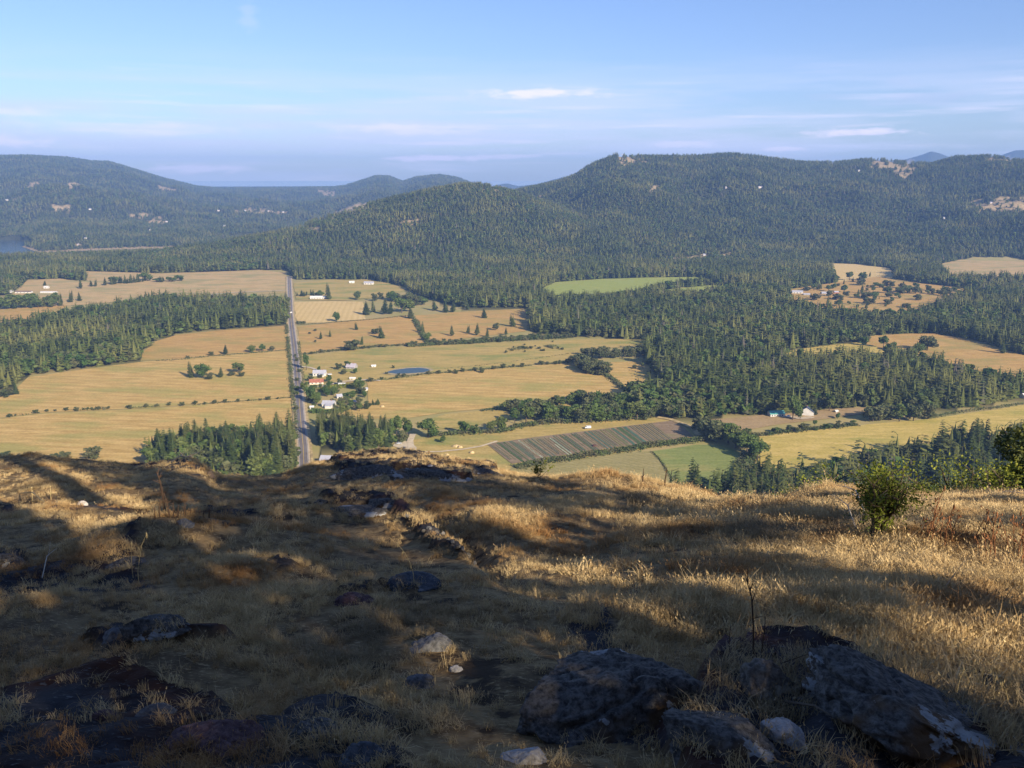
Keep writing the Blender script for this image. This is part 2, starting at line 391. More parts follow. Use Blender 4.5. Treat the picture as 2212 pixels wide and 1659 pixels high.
CLEARINGS = [[(2100,440),(2150,432),(2212,430),(2300,432),(2300,448),(2130,450)], [(1330,330),(1380,330),(1392,348),(1350,352)], [(1890,346),(1960,350),(1975,362),(1950,378),(1920,364),(1890,362)],
 [(660,474),(700,468),(760,448),(785,448),(770,458),(700,475)], [(870,480),(905,474),(900,484),(868,490)], [(1148,425),(1170,425),(1170,434),(1146,434)], [(1405,405),(1430,405),(1428,414),(1405,414)],
 [(1410,560),(1480,557),(1520,552),(1500,562),(1415,566)], [(1555,550),(1580,548),(1580,556),(1555,556)], [(115,443),(160,443),(150,455),(110,452)], [(270,462),(330,462),(365,478),(340,488),(290,472)],
 [(500,452),(560,452),(620,456),(600,462),(510,460)], [(130,398),(170,396),(175,404),(140,408)], [(330,400),(360,404),(390,414),(350,412)], [(610,410),(640,409),(640,414),(610,414)], [(690,412),(725,414),(720,424),(695,420)],
 [(630,494),(700,493),(690,502),(630,500)], [(1050,404),(1085,405),(1080,412),(1050,412)], [(2150,338),(2180,340),(2180,348),(2140,346)], [(1780,352),(1800,352),(1798,358),(1778,358)],
 [(20,430),(40,428),(42,436),(20,438)], [(60,395),(80,390),(85,402),(62,406)], [(850,374),(868,380),(860,388),(846,382)]]
WOODS = [
 ('W1', [(-300,880),(0,845),(36,832),(60,812),(300,780),(308,760),(330,736),(380,722),(480,712),(600,703),(622,700),(622,655),(480,653),(330,652),(220,672),(160,682),(100,698),(0,715),(-300,735)]),
 ('W2', [(318,1020),(325,985),(355,972),(430,962),(520,955),(600,950),(628,958),(630,1022),(560,1040),(430,1040)]),
 ('W3', [(692,1004),(690,935),(704,925),(760,938),(830,945),(850,960),(822,975),(790,984),(745,988),(742,968),(692,968),(688,1000)]),
 ('W4', [(1425,1150),(1440,1108),(1560,1085),(1680,1070),(1760,1048),(1850,1026),(1950,996),(2040,1002),(2120,990),(2212,970),(2550,930),(2550,1180),(1425,1180)]),
]
W5 = [(1140,690),(1150,640),(1140,560),(2600,560),(2600,850),(2212,857),(2100,880),(2000,886),(1900,882),(1850,880),(1720,902),(1660,893),(1500,906),(1400,905),(1380,895),(1352,868),(1362,848),(1430,848),(1436,835),(1402,790),(1388,780),(1395,750),(1420,737),(1240,728),(1170,722),(1140,712)]
W6 = [(-400,560),(-400,640),(0,640),(30,630),(60,603),(190,606),(180,584),(620,582),(640,604),(720,603),(850,612),(905,640),(1000,665),(1150,664),(1160,560)]
def clearing_at(px, py):
    o = np.zeros(np.shape(px), bool)
    wx = px+8*fbm(px/14., py/9., 2, 3); wy = py+3.5*fbm(px/14., py/9., 5, 3)
    for c in CLEARINGS:
        m_ = np.mean(c, 0); o |= inpoly(wx, wy, (np.array(c)-m_)*np.array([1.25, 1.7] if m_[0] > 640 else [1.0, 1.1])+m_) & (fbm(px/9., py/6., 12, 2) > -.22)
    return o
def in_field(px, py):
    o = np.zeros(np.shape(px), bool)
    for _, c in FIELDS: o |= inpoly(px, py, c)
    return o
def forest_at(px, py, x, y):
    r = np.hypot(x, y)
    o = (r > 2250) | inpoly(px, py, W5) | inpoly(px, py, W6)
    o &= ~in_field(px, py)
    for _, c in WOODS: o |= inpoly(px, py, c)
    return o

build_valley()

def flat_sheet(name, outline, z, m, wig=1.6, step=14.0, kind='structure'):
    pts = [at(px, py) for px, py in outline]; V = []
    for i, p in enumerate(pts):
        q = pts[(i+1) % len(pts)]; n = max(1, int((q-p).length/step))
        for k in range(n):
            s = p.lerp(q, k/n); nv = mnoise.noise_vector(s*.02)
            V.append((s.x+nv.x*wig*2, s.y+nv.y*wig*2, z))
    bm = bmesh.new(); f = bm.faces.new([bm.verts.new(v) for v in V]); f.normal_update()
    if f.normal.z < 0: f.normal_flip()
    bmesh.ops.triangulate(bm, faces=bm.faces[:])
    me = bpy.data.meshes.new(name); bm.to_mesh(me); bm.free(); me.materials.append(m)
    return tag(link(name, me), kind=kind)
for k, (m, outl) in enumerate(FIELDS): flat_sheet('field', outl, .30+.02*k, m)

# sea behind the islands and in the inlet on the left
mw, nt, p = mat('sea water', .12, .5); p.inputs['Base Color'].default_value = (.02, .05, .10, 1)
bump(nt, p, ntex(nt, .4, 3), .25, .3)
me = mesh('sea', [(-60000,2500,-36),(60000,2500,-36),(60000,70000,-36),(-60000,70000,-36)], [(0,1,2,3)], mw)
tag(link('sea', me), kind='structure')
# farm pond
mp_, nt, p = mat('pond water', .5, .25); p.inputs['Base Color'].default_value = (.06, .10, .13, 1)
bump(nt, p, ntex(nt, .8, 3), .15, .1)
pond = [(832,806),(850,801),(880,797),(905,796),(922,798),(929,801),(915,806),(885,808),(855,809)]
flat_sheet('pond', pond, .95, mp_, .3, 5)
flat_sheet('pond_bank', [(824,808),(850,799),(880,795),(908,793.5),(928,796),(937,801),(920,808.5),(885,811),(850,812)], .88, plain('bare pond bank', (.36, .29, .15), .95, .25, .2), .8, 6)

# ------------------------------------------------------------------ roads and tracks
def ribbon(name, pts, w, z, m, kind='structure', n=16):
    P = [at(*q) for q in pts]; D = []
    for i in range(len(P)-1):
        for k in range(n): D.append(P[i].lerp(P[i+1], k/n))
    D.append(P[-1]); V = []
    for i, q in enumerate(D):
        d = (D[min(i+1, len(D)-1)]-D[max(i-1, 0)]).normalized(); s = Vector((d.y, -d.x, 0)); hw = w/2 if not callable(w) else w(i/(len(D)-1))/2
        V += [(q.x-s.x*hw, q.y-s.y*hw, z), (q.x+s.x*hw, q.y+s.y*hw, z)]
    F = [(2*i, 2*i+1, 2*i+3, 2*i+2) for i in range(len(D)-1)]
    me = mesh(name, V, F, m)
    if me.polygons[0].normal.z < 0: me.flip_normals()
    return tag(link(name, me), kind=kind)
ROAD = [(656.5,1060),(656.5,1000),(655,965),(651,925),(647.5,880),(643.5,830),(639,780),(634.5,740),(630,705),(627.5,680),(627,652),(625.5,625),(624.5,598)]
asph, nt, p = mat('weathered asphalt', .9, .2)
f1 = ntex(nt, .35, 5); f2 = ntex(nt, .05, 4)
nt.links.new(mixc(nt, ramp(nt, f2, .3, .7), mixc(nt, f1, (.125,.110,.112), (.165,.145,.145)), mixc(nt, f1, (.175,.155,.150), (.205,.185,.175))), p.inputs['Base Color'])
gravel = plain('dusty gravel', (.46, .37, .25), .95, .18, .4); verge = plain('dry verge grass', (.40, .30, .14), .95, .3, .2)
white = plain('white road paint', (.70, .68, .62), .8, .1, 1); yellow = plain('yellow road paint', (.62, .42, .06), .8, .1, 1)
ribbon('road_verge', ROAD, 14.5, 1.05, verge); ribbon('road', ROAD, 7.4, 1.20, asph)
ribbon('road_marking', [(x-.0, y) for x, y in ROAD], .30, 1.26, yellow)
def off(pts, m_): # shift a polyline sideways by metres
    o = []
    for x, y in pts: q = at(x, y); q.x += m_; a, b, _ = project(q.x, q.y, 0.0); o.append((a, b))
    return o
for s in (-3.3, 3.3): ribbon('road_marking', off(ROAD, s), .18, 1.26, white)
for s in (-4.4, 4.4): ribbon('gravel_shoulder', off(ROAD, s), 1.5, 1.14, gravel)
track = plain('pale dirt track', (.52, .43, .30), .95, .15, .3)
ribbon('farm_track', [(897,1010),(893,985),(888,970),(886,955),(892,940)], 5.5, 1.22, track)
ribbon('farm_track', [(780,983),(850,980),(890,979),(950,978),(1000,973),(1040,966),(1075,955)], 2.6, 1.12, track)
flat_sheet('farm_yard', [(846,965),(858,955),(882,955),(900,968),(902,990),(880,992),(872,972)], 1.02, track, .8, 8)
ribbon('farm_track', [(641,702),(700,699),(800,691),(884,681)], 3.2, 1.10, KHAKI)
ribbon('farm_track', [(650,838),(690,837),(740,826),(790,822),(822,824)], 4.5, 1.12, track)
ribbon('farm_track', [(650,793),(672,796),(700,807),(712,811)], 4, 1.16, track)
ribbon('farm_track', [(1672,899),(1700,902),(1730,906),(1755,903)], 7, 1.10, gravel)
ribbon('farm_track', [(1420,903),(1450,908),(1495,925),(1512,946)], 5.5, 1.10, verge)
ribbon('farm_track', [(2110,741),(2150,742),(2212,752),(2300,760)], 5, 1.14, gravel)
ribbon('farm_track', [(330,648),(420,640),(520,632),(622,628)], 5, 1.10, track)

# ------------------------------------------------------------------ the tilled vegetable field
Q = [at(1050,961), at(1452,910), at(1499,945), at(1108,1004)]
def bil(s, t): return Q[0].lerp(Q[1], s).lerp(Q[3].lerp(Q[2], s), t)
flat_sheet('vegetable_field', [(1050,961),(1140,948),(1250,935),(1350,922),(1452,910),(1478,926),(1499,945),(1400,958),(1300,972),(1200,988),(1108,1004),(1080,983)], .86, SOIL, .5, 8)
crop_mats = dict(dk=foliage('dark green crop', (.055,.105,.035), (.07,.12,.04), (.09,.11,.04), .1, .3), md=foliage('sage green crop', (.095,.13,.07), (.12,.15,.085), (.14,.135,.08), .1, .3),
                 pl=foliage('pale row cover', (.36,.39,.27), (.42,.44,.32), (.28,.33,.20), 0, .3), br=foliage('ripening crop', (.19,.17,.07), (.23,.195,.085), (.15,.155,.06), .1, .3), bl=foliage('blue green crop', (.07,.135,.09), (.085,.16,.105), (.10,.14,.09), .1, .3))
crop_words = dict(dk='dark green', md='sage green', pl='pale covered', br='brownish ripening', bl='blue green')
STR = [(.055,.014,'dk'),(.085,.010,'dk'),(.118,.020,'md'),(.160,.008,'pl'),(.205,.012,'md'),(.225,.008,'md'),(.292,.006,'pl',.45,1.0),(.310,.006,'pl',.1,.95),(.338,.008,'md'),(.372,.008,'dk'),(.390,.008,'md'),(.432,.008,'dk'),(.455,.006,'md'),
       (.505,.008,'bl'),(.528,.010,'bl'),(.550,.008,'md'),(.590,.010,'br'),(.622,.022,'br'),(.655,.016,'bl'),(.690,.028,'dk'),(.722,.020,'bl')]
STR += [(.012+.0125*k+.004*math.sin(k*5), .0050, ('md', 'br', 'br', 'br', 'md')[k % 5], random.uniform(.02, .15), random.uniform(.8, .98)) for k in range(58)]
STR += [(.752+.0135*k, .007, 'br' if k % 2 else 'md') for k in range(10)]
for k, e in enumerate(STR):
    s, w, c = e[:3]; t0, t1 = (e[3], e[4]) if len(e) > 3 else (.02, .98); V = []; nn = 60
    for i in range(nn+1):
        t = t0+(t1-t0)*i/nn; z = .9+.16*(1 if c != 'pl' else .6)
        for ds, zz in ((-w/2, .87), (-w*.3, z+random.uniform(-.1, .1)), (w*.3, z+random.uniform(-.1, .1)), (w/2, .87)):
            q = bil(s+ds, t); V.append((q.x, q.y, zz))
    F = [(4*i+j, 4*i+j+1, 4*i+j+5, 4*i+j+4) for i in range(nn) for j in range(3)]
    o = link('crop_row', mesh('crop_row', V, F, crop_mats[c]))
    tag(o, f'{crop_words[c]} crop row running down the tilled vegetable field', 'crop row', f'{crop_words[c]} crop rows in the vegetable field')

# ------------------------------------------------------------------ tree shapes (1 m tall; scaled to each tree)
def conifer_crown(seed, tiers, per, rad, low=.10, sub=3, droop=.32, ragged=.35, top=1.0, conv=.70):
    r = np.random.default_rng(seed); V = []; F = []
    lean = r.normal(size=2)*.012
    for t in range(tiers):
        f = (t+r.random()*.5)/tiers; z = low+(1-low)*f**.92
        prof_ = (1-f)**conv*(.55+.45*min(1, f*5+.35))
        n = max(4, int(per*(1-.45*f))); a0 = r.random()*7
        for k in range(n):
            a = a0+2*math.pi*k/n+r.normal()*.22; Lb = rad*prof_*(1-ragged*r.random())*(1.15 if r.random() < .08 else 1)+.012
            if r.random() < .05: continue
            zz = z+r.normal()*.012; d = np.array([math.cos(a), math.sin(a), 0]); s = np.array([-d[1], d[0], 0])
            dr = droop*(.6+.8*r.random())*(1-.55*f)
            for j in range(sub):
                u0 = j/sub; u1 = min(1.0, (j+1.35)/sub); w = Lb*(.44 if sub > 1 else .40)*(1-.5*u0)*(.7+.6*r.random())
                tilt = r.normal()*.25
                p0 = d*Lb*u0; p1 = d*Lb*u1; pm = (p0+p1)/2
                b = len(V)
                for q, up in ((p0, .3*w), (pm+s*w, -tilt*w), (p1, 0), (pm-s*w, tilt*w)):
                    rr = np.linalg.norm(q[:2])/max(Lb, 1e-6)
                    V.append((q[0]+lean[0]*z*8, q[1]+lean[1]*z*8, zz+up-dr*Lb*rr**1.3))
                F.append((b, b+1, b+2, b+3))
    b = len(V); n = 6                                  # dense inner foliage round the stem
    for k in range(n):
        V.append((rad*.42*math.cos(k*2*math.pi/n), rad*.42*math.sin(k*2*math.pi/n), low+.02))
    V.append((0, 0, top*.93))
    for k in range(n): F.append((b+k, b+(k+1) % n, b+n))
    b = len(V); V += [(.012, 0, .9), (-.008, .01, .9), (-.006, -.01, .9), (lean[0]*8, lean[1]*8, .985)]; F += [(b, b+1, b+3), (b+1, b+2, b+3), (b+2, b, b+3)]
    return V, F
def trunk_shape(h0, h1, r0, r1, limbs=0, seed=0, spread=.3):
    m = MB(); r = random.Random(seed)
    m.tube([(0, 0, -.02), (.004, 0, h0), (0, .006, h1)], [r0*1.25, r0, r1], 6)
    for k in range(limbs):
        a = k*2.4+r.random(); z = h0+(h1-h0)*(.15+.7*k/max(1, limbs)); L_ = spread*(.6+.5*r.random())
        m.tube([(0, 0, z), (math.cos(a)*L_*.5, math.sin(a)*L_*.5, z+L_*.45), (math.cos(a)*L_, math.sin(a)*L_, z+L_*.8)], [r0*.5, r0*.3, r0*.1], 4)
    return m
def broad_crown(seed, n, rad, z0, z1, size, lobes=9, core=True):
    """leaf clumps spread through several overlapping lobes, thinner between them"""
    r = np.random.default_rng(seed); zc = (z0+z1)/2; hz = (z1-z0)/2
    cs = []
    for k in range(lobes):
        a = k*2.399+r.random(); q = r.random()**.6; h = r.uniform(-.75, .8); rr = rad*.72*q*math.sqrt(max(.1, 1-h*h*.8))
        cs.append((rr*math.cos(a), rr*math.sin(a), zc+h*hz*.78, rad*r.uniform(.34, .52)*(1-.25*abs(h))))
    cs = np.array(cs); pick = r.integers(0, lobes, n); c = cs[pick]
    d = r.normal(size=(n, 3)); d /= np.linalg.norm(d, axis=1)[:,None]
    rr = c[:,3]*r.uniform(.55, 1.1, n)
    C = c[:,:3]+d*rr[:,None]*np.array([1, 1, .85]); C[:,2] = np.clip(C[:,2], z0, z1)
    V, F = leaf_quads(C, size*r.uniform(.6, 1.4, n), r, .35, 1.2)
    V = V.tolist(); F = [tuple(f) for f in F.tolist()]
    if core:
        for x, y, z, q in cs:
            bm = bmesh.new(); bmesh.ops.create_icosphere(bm, subdivisions=1, radius=q*.62)
            b = len(V); V += [(x+v.co.x+r.normal()*.01, y+v.co.y, z+v.co.z*.85) for v in bm.verts]
            bm.verts.index_update(); F += [tuple(v.index+b for v in f.verts) for f in bm.faces]; bm.free()
    return V, F

NEAR_CON = []; NEAR_BRO = []; FAR_CON = []; FAR_BRO = []
for k, (ti, pe, ra, lo, dr) in enumerate(((25,11,.23,.06,.26),(27,10,.20,.05,.36),(23,11,.26,.08,.22),(26,10,.21,.12,.30),(24,12,.28,.04,.26))):
    V, F = conifer_crown(20+k, ti, pe, ra*.95, lo, 2, dr*.7, .34, .97, .74)
    NEAR_CON.append((mesh('conifer_crown', V, F, M_CON), mesh('conifer_trunk', *(lambda m: (m.V, m.F))(trunk_shape(.3, .93, .013, .003)), M_BARK)))
for k, (n, ra, z0) in enumerate(((900,.42,.14),(1000,.52,.10),(800,.36,.18),(950,.48,.08))):
    V, F = broad_crown(40+k, n, ra, z0, 1.0, .085, 10+k)
    NEAR_BRO.append((mesh('broadleaf_crown', V, F, M_BRO), mesh('broadleaf_trunk', *(lambda m: (m.V, m.F))(trunk_shape(.2, .7, .028, .008, 5, k)), M_BARK)))
OLV_BRO = []
for k in range(2):
    V, F = broad_crown(60+k, 800, .5, .04, 1.0, .09, 11); OLV_BRO.append((mesh('olive_crown', V, F, M_OLV), NEAR_BRO[k][1]))
for k, (ra, lo) in enumerate(((.25,.08),(.29,.06),(.22,.12),(.31,.05),(.26,.16),(.24,.04))):
    V, F = conifer_crown(80+k, 8, 7, ra, lo, 1, .26, .5, 1.0, .58); FAR_CON.append(mesh('far_conifer', V, F, M_CONF))
M_DEADCON = foliage('thinning grey conifers', (.11,.095,.07), (.15,.13,.09), (.09,.10,.05), .1, .02)
V, F = conifer_crown(87, 8, 6, .2, .15, 1, .26, .7, 1.0, .58); FAR_CON.append(mesh('far_conifer', V, F, M_DEADCON))
for k in range(4):
    V, F = broad_crown(90+k, 130, .40+.05*(k % 2), .06, 1.0, .17, 6); FAR_BRO.append(mesh('far_broadleaf', V, F, M_BRO if k % 2 else M_OLV))

# ------------------------------------------------------------------ where the trees stand
TREE_COUNT = dict(con=0, bro=0)
def tree(kind, x, y, z, h, label, group=None, wide=1.0, var=None):
    i = random.randrange(100) if var is None else var
    src, nm, cat = {'con': (NEAR_CON, 'conifer_tree', 'conifer'), 'bro': (NEAR_BRO, 'broadleaf_tree', 'tree'), 'olv': (OLV_BRO, 'broadleaf_tree', 'tree'), 'bush': (OLV_BRO, 'bush', 'bush')}[kind]
    cm, tm = src[i % len(src)]
    e = empty(nm, (x, y, z), random.random()*6.28); e.scale = (h*wide, h*wide, h)
    tag(e, label, cat, group); link('crown', cm, e); link('trunk', tm, e); return e
# lone trees: kind, foot in the picture, height there, width factor, label
LONE = [
 ('con',693,733,18,1.4,'bushy dark conifer in the dry pasture, leftmost of that field beside the road'),('con',713,728,16,1.4,'small conifer just right of the leftmost bushy one in the dry pasture'),('con',771,713,18,1.2,'slim conifer standing alone in the middle top of the dry pasture'),
 ('bush',811,722,13,1.5,'round bush touching the tall pyramid conifer in the dry pasture'),('con',825,731,28,1.35,'tall pyramid conifer right of the round bush in the dry pasture'),('bro',728,695,22,.9,'light green tree at the lower edge of the striped stubble field'),
 ('con',781,745,20,1.0,'thin conifer right of the big round tree at the pasture edge'),('olv',759,757,23,2.0,'big round spreading tree at the lower edge of the dry pasture'),('bush',669,722,5,1.3,'tiny bush in the dry pasture close to the road'),('bush',681,716,6,1.2,'tiny bush above the leftmost conifer of the dry pasture'),('bush',681,740,6,1.2,'tiny bush below the leftmost conifer of the dry pasture'),
 ('con',888,688,25,1.6,'dark wide conifer at the upper corner where two dry pastures meet'),('con',912,720,26,1.4,'taller dark conifer on the diagonal hedge between two dry pastures'),('bro',923,737,20,1.0,'dark leafy tree at the foot of the diagonal hedge between pastures'),
 ('con',977,726,25,1.35,'broad conifer at the lower left of the reddish pasture'),('con',1010,721,20,1.2,'slim conifer second from left along the reddish pasture'),('con',1030,725,28,1.4,'largest conifer of the row along the foot of the reddish pasture'),('con',1052,728,22,1.3,'conifer right of the largest one in the row along the reddish pasture'),
 ('olv',1071,714,17,.9,'pale grey green young tree in the reddish pasture'),('con',1093,724,18,1.4,'low wide conifer at the right end of the reddish pasture row'),('con',1047,687,22,1.5,'lone conifer at the top edge of the reddish pasture'),('con',1109,706,28,1.4,'dark conifer at the right border of the reddish pasture'),
 ('con',791,680,31,1.4,'dense conifer at the right end of the striped stubble field'),('con',807,674,30,1.2,'conifer second in the clump at the end of the stubble field'),('con',831,679,36,1.5,'largest conifer in the clump right of the striped stubble field'),('con',843,678,30,1.3,'conifer at the right side of the clump beyond the stubble field'),
 ('bro',868,676,34,1.1,'tall leafy tree right of the conifer clump by the stubble field'),('bro',885,674,30,1.2,'leafy tree by the lane above the pasture corner'),('con',940,671,24,1.5,'conifer at the left of the clump above the reddish pasture'),('con',963,675,28,1.7,'widest dark conifer clump tree above the reddish pasture'),('con',978,674,24,1.5,'conifer at the right of the clump above the reddish pasture'),('con',1010,669,19,1.5,'small wide conifer above the top edge of the reddish pasture'),
 ('bro',772,648,20,1.0,'round leafy tree standing in the far small pasture right of the road'),('con',711,647,38,.9,'tall column shaped conifer beside the white farm building row'),
 ('con',414,816,37,1.25,'tall left conifer of the tree island in the hay field'),('bro',438,818,36,1.0,'wide dense tree in the tree island of the hay field'),('con',477,816,24,1.5,'small conifer in the middle of the tree island in the hay field'),('bro',516,806,24,1.3,'round dark tree at the right end of the tree island'),
 ('olv',452,820,15,1.6,'low bush between the wide tree and the small conifer of the tree island'),('bush',500,812,9,2.0,'low scrub left of the round tree in the tree island'),('bush',521,814,11,1.6,'pale low bush in front of the round tree of the tree island'),
 ('con',487,766,23,1.6,'largest conifer on the hedge line above the hay field'),('bush',457,768,9,1.8,'low round bush left of the hedge line conifer'),('bro',544,762,17,1.2,'leafy tree on the hedge line nearest the road side'),('bush',405,774,6,1.6,'tiny bush at the left start of the hedge line'),('bro',567,759,17,1.2,'round tree on the hedge line close to the road'),('bush',587,758,10,1.6,'low bush at the end of the hedge line by the road'),
 ('con',36,852,32,1.4,'dark conifer at the left edge of the hay field corner'),('olv',14,858,18,1.9,'low dark thicket at the far left edge of the hay field'),
 ('olv',200,993,29,1.7,'big rounded grey green tree just beyond the left ridge'),('bush',140,992,17,1.7,'low bush left of the big rounded tree beyond the ridge'),('bush',118,992,13,1.6,'smaller low bush left of the big rounded tree, beyond the ridge'),('bush',12,988,13,2.0,'low bush at the far left just beyond the ridge'),
 ('con',175,624,26,1.1,'tall conifer left of the pair in the far parched field'),('con',198,619,15,1.3,'left tree of the small pair in the far parched field'),('con',206,619,18,1.3,'right tree of the small pair in the far parched field'),('con',96,617,11,1.6,'small tree above the long white shed on the far left'),('con',152,653,28,1.4,'dark tree left of the gap above the long wood'),('con',172,650,20,1.2,'thin conifer right of the gap above the long wood'),
 ('con',2166,764,31,1.2,'lone column conifer with a shadow in the right hand stubble field'),('olv',2003,758,34,1.2,'large round tree on the lower edge of the right hand stubble field'),('bro',1908,752,28,1.1,'dark tree left of the bay in the right hand stubble field'),('bro',1865,747,21,1.2,'dark tree at the left tip of the right hand stubble field'),('bro',1985,762,22,1.2,'tree left of the large round one at the stubble field edge'),('bro',1926,758,20,1.4,'low tree on the border below the right hand stubble field'),('bro',2205,765,24,1.4,'dark round tree at the right margin by the gravel lane'),
 ('bro',1809,905,14,1.0,'small lone tree casting a shadow on the brown field'),('bro',1760,921,14,1.2,'bush like tree on the hedge below the blue roofed house'),('bro',1712,908,56,.75,'tall leafy tree between the teal roofed barn and the blue roofed house'),('bro',1791,889,42,.8,'tall leafy tree right of the blue roofed house'),('olv',1758,897,17,1.3,'low tree in front of the white gable of the blue roofed house'),
 ('olv',1503,929,30,1.0,'dark lone tree at the upper right corner of the vegetable field'),('bro',1388,796,14,.8,'small upright tree in the triangular stubble field'),('bush',1369,797,9,1.6,'little bush in the triangular stubble field'),('bush',1402,807,7,1.6,'tiny bush at the right edge of the triangular stubble field'),
 ('bro',925,946,43,1.15,'very round bright green tree beside the farm track'),('bro',957,958,19,1.0,'small round tree at the foot of the very round bright green one'),('bro',1003,938,32,1.0,'leafy tree right of the very round bright green one'),('bro',1026,939,24,1.1,'lower leafy tree near the top of the pasture slope'),('bro',1062,932,26,1.1,'mid green tree left in the creek line above the vegetable field'),('bro',1082,931,32,1.0,'tall tree in the creek line left of the vegetable field'),('bro',1112,915,36,.9,'dark rounded tree standing up over the creek line'),
 ('bro',857,947,52,.8,'very tall leafy tree right of the roadside wood'),('bro',840,950,44,.8,'leafy tree left of the very tall one by the roadside wood'),('bro',880,944,46,.8,'leafy tree right of the very tall one by the roadside wood'),('olv',868,957,26,1.2,'low olive green tree below the very tall leafy one'),
 ('bro',662,800,38,.55,'narrow tree on the road edge above the farmstead'),('bro',672,870,40,.75,'dense tree at the road edge left of the farm garden'),('bro',659,852,30,.8,'tree at the road edge above the dense one by the farm garden'),('bro',684,874,30,.9,'tree behind the small white shed of the farm garden'),('bro',776,843,30,1.0,'dark rounded tree at the right end of the farm garden'),('bro',711,826,17,1.2,'round tree right of the red roofed barn'),('bush',671,824,13,1.2,'low bush left of the red roofed barn'),('bro',752,795,17,1.1,'tree in front of the grey roofed house by the lane'),('bush',742,809,11,1.6,'round bush left of the white shed on the upper lane'),('bro',707,857,22,1.0,'rounded tree above the white farmhouse'),('bro',721,854,20,1.1,'second rounded tree above the white farmhouse'),('bro',738,885,22,1.2,'dark tree right of the white farmhouse'),('bro',762,862,17,1.2,'low tree at the right of the farm garden below the orchard'),('bro',750,872,18,1.1,'light tree between the small house and the farm garden hut'),('bush',692,817,8,1.6,'low bush between the white house and the red roofed barn'),('olv',850,796,7,1.2,'small bush by the lane left of the pond'),
 ('bush',1200,788,9,1.3,'little bush on the thin hedge right of the pond'),('bush',1041,806,13,1.2,'rounded bush where the thin hedge passes the pond field'),('bush',985,808,10,1.3,'round bush right of the pond'),('bush',835,809,6,1.3,'tiny bush on the left pond bank'),('bush',862,812,6,1.3,'tiny bush on the lower pond bank'),
 ('con',1716,672,20,1.0,'thin dark conifer in the brown clearing on the right'),('con',1788,659,22,.9,'slim conifer at the bottom of the brown clearing on the right'),('bro',1823,632,19,1.1,'tree by the red roofed shed in the brown clearing'),('bro',1888,648,18,1.3,'round bush in the lower brown clearing'),('con',1862,634,22,1.1,'dark conifer in the middle of the brown clearing'),('bro',1835,606,20,1.2,'tree between the upper stubble field and the brown clearing'),('bro',1864,606,20,1.2,'dark tree right of the one above the brown clearing'),('con',1878,598,12,1.3,'small conifer on the green edge of the upper stubble field'),('bro',1758,628,16,1.6,'dark bush behind the grey farm roofs in the clearing'),('bush',1922,657,11,1.3,'small round bush in the reddish lower clearing'),
]
for k, px, py, hp, wd, lab in LONE:
    p = at(px, py); h = hp*depth_of(p.x, p.y, 0)/FOC
    tree(k, p.x, p.y, .2, h, lab, wide=wd)
def rowtrees(kind, pts, n, h, label, group, jit=2.0, wd=1.0):
    P = [at(*q) for q in pts]; L_ = [0]
    for a, b in zip(P, P[1:]): L_.append(L_[-1]+(b-a).length)
    for i in range(n):
        s = (i+.5+random.uniform(-.4, .4))/n*L_[-1]; j = max(k for k in range(len(L_)-1) if L_[k] <= s)
        q = P[j].lerp(P[j+1], (s-L_[j])/(L_[j+1]-L_[j])); k = kind if isinstance(kind, str) else random.choice(kind)
        q.x += random.uniform(-jit, jit); q.y += random.uniform(-jit, jit)*3
        tree(k, q.x, q.y, .2, random.uniform(*h), label, group, wd*random.uniform(.85, 1.25))
rowtrees(['con', 'con', 'bro'], [(232,616),(255,613),(290,611),(316,607)], 16, (11, 20), 'conifer in the short dark row crossing the far parched field', 'short dark row in the far parched field', 4, 1.4)
rowtrees(['con', 'bro'], [(334,609),(392,608)], 9, (8, 14), 'tree in the low clump right of the dark row in the far parched field', 'low clump in the far parched field', 4, 1.7)
rowtrees(['con', 'bro'], [(-10,668),(40,666),(90,663),(134,660)], 24, (14, 26), 'tree in the belt between the white sheds and the far left field', 'tree belt on the far left', 6, 1.2)
rowtrees(['bro', 'bro', 'olv'], [(1862,906),(1900,907),(1950,908),(2000,904)], 11, (12, 17), 'leafy tree in the clump between the brown field and the yellow hay field', 'clump beside the yellow hay field', 3, 1.2)
rowtrees(['bro', 'olv'], [(1135,909),(1190,908),(1240,910),(1300,907),(1350,906),(1395,903)], 22, (11, 20), 'leafy tree in the creek line above the vegetable field', 'creek line above the vegetable field', 3, 1.25)
rowtrees(['bro', 'olv'], [(1255,878),(1300,890),(1390,888)], 12, (10, 18), 'leafy tree behind the creek line at its right end', 'second rank of the creek line', 5, 1.2)
rowtrees(['olv', 'bro'], [(1085,889),(1130,886),(1185,880),(1260,873)], 13, (7, 14), 'tree in the thin row along the lower edge of the big dry field', 'thin row under the big dry field', 3, 1.25)
rowtrees(['olv'], [(1248,789),(1275,802),(1306,806)], 12, (10, 16), 'grey green tree in the thicket at the corner of the big dry field', 'thicket at the corner of the big dry field', 5, 1.4)
rowtrees(['olv'], [(1262,770),(1300,771),(1350,772),(1392,769)], 13, (9, 16), 'grey green tree in the row above the triangular stubble field', 'row above the triangular stubble field', 4, 1.2)
rowtrees(['bro', 'olv'], [(1520,938),(1560,950),(1600,965),(1618,990)], 14, (10, 18), 'leafy tree in the thicket between the vegetable and hay fields', 'thicket right of the vegetable field', 5, 1.25)
rowtrees(['bro', 'con'], [(640,640),(670,640),(700,640)], 11, (8, 14), 'dark tree in the row before the long white farm buildings', 'row before the long white farm buildings', 3, 1.3)
rowtrees(['bro', 'olv'], [(805,650),(840,648),(880,655),(920,662)], 13, (10, 18), 'leafy tree at the forest edge above the stubble field', 'forest edge above the stubble field', 8, 1.2)
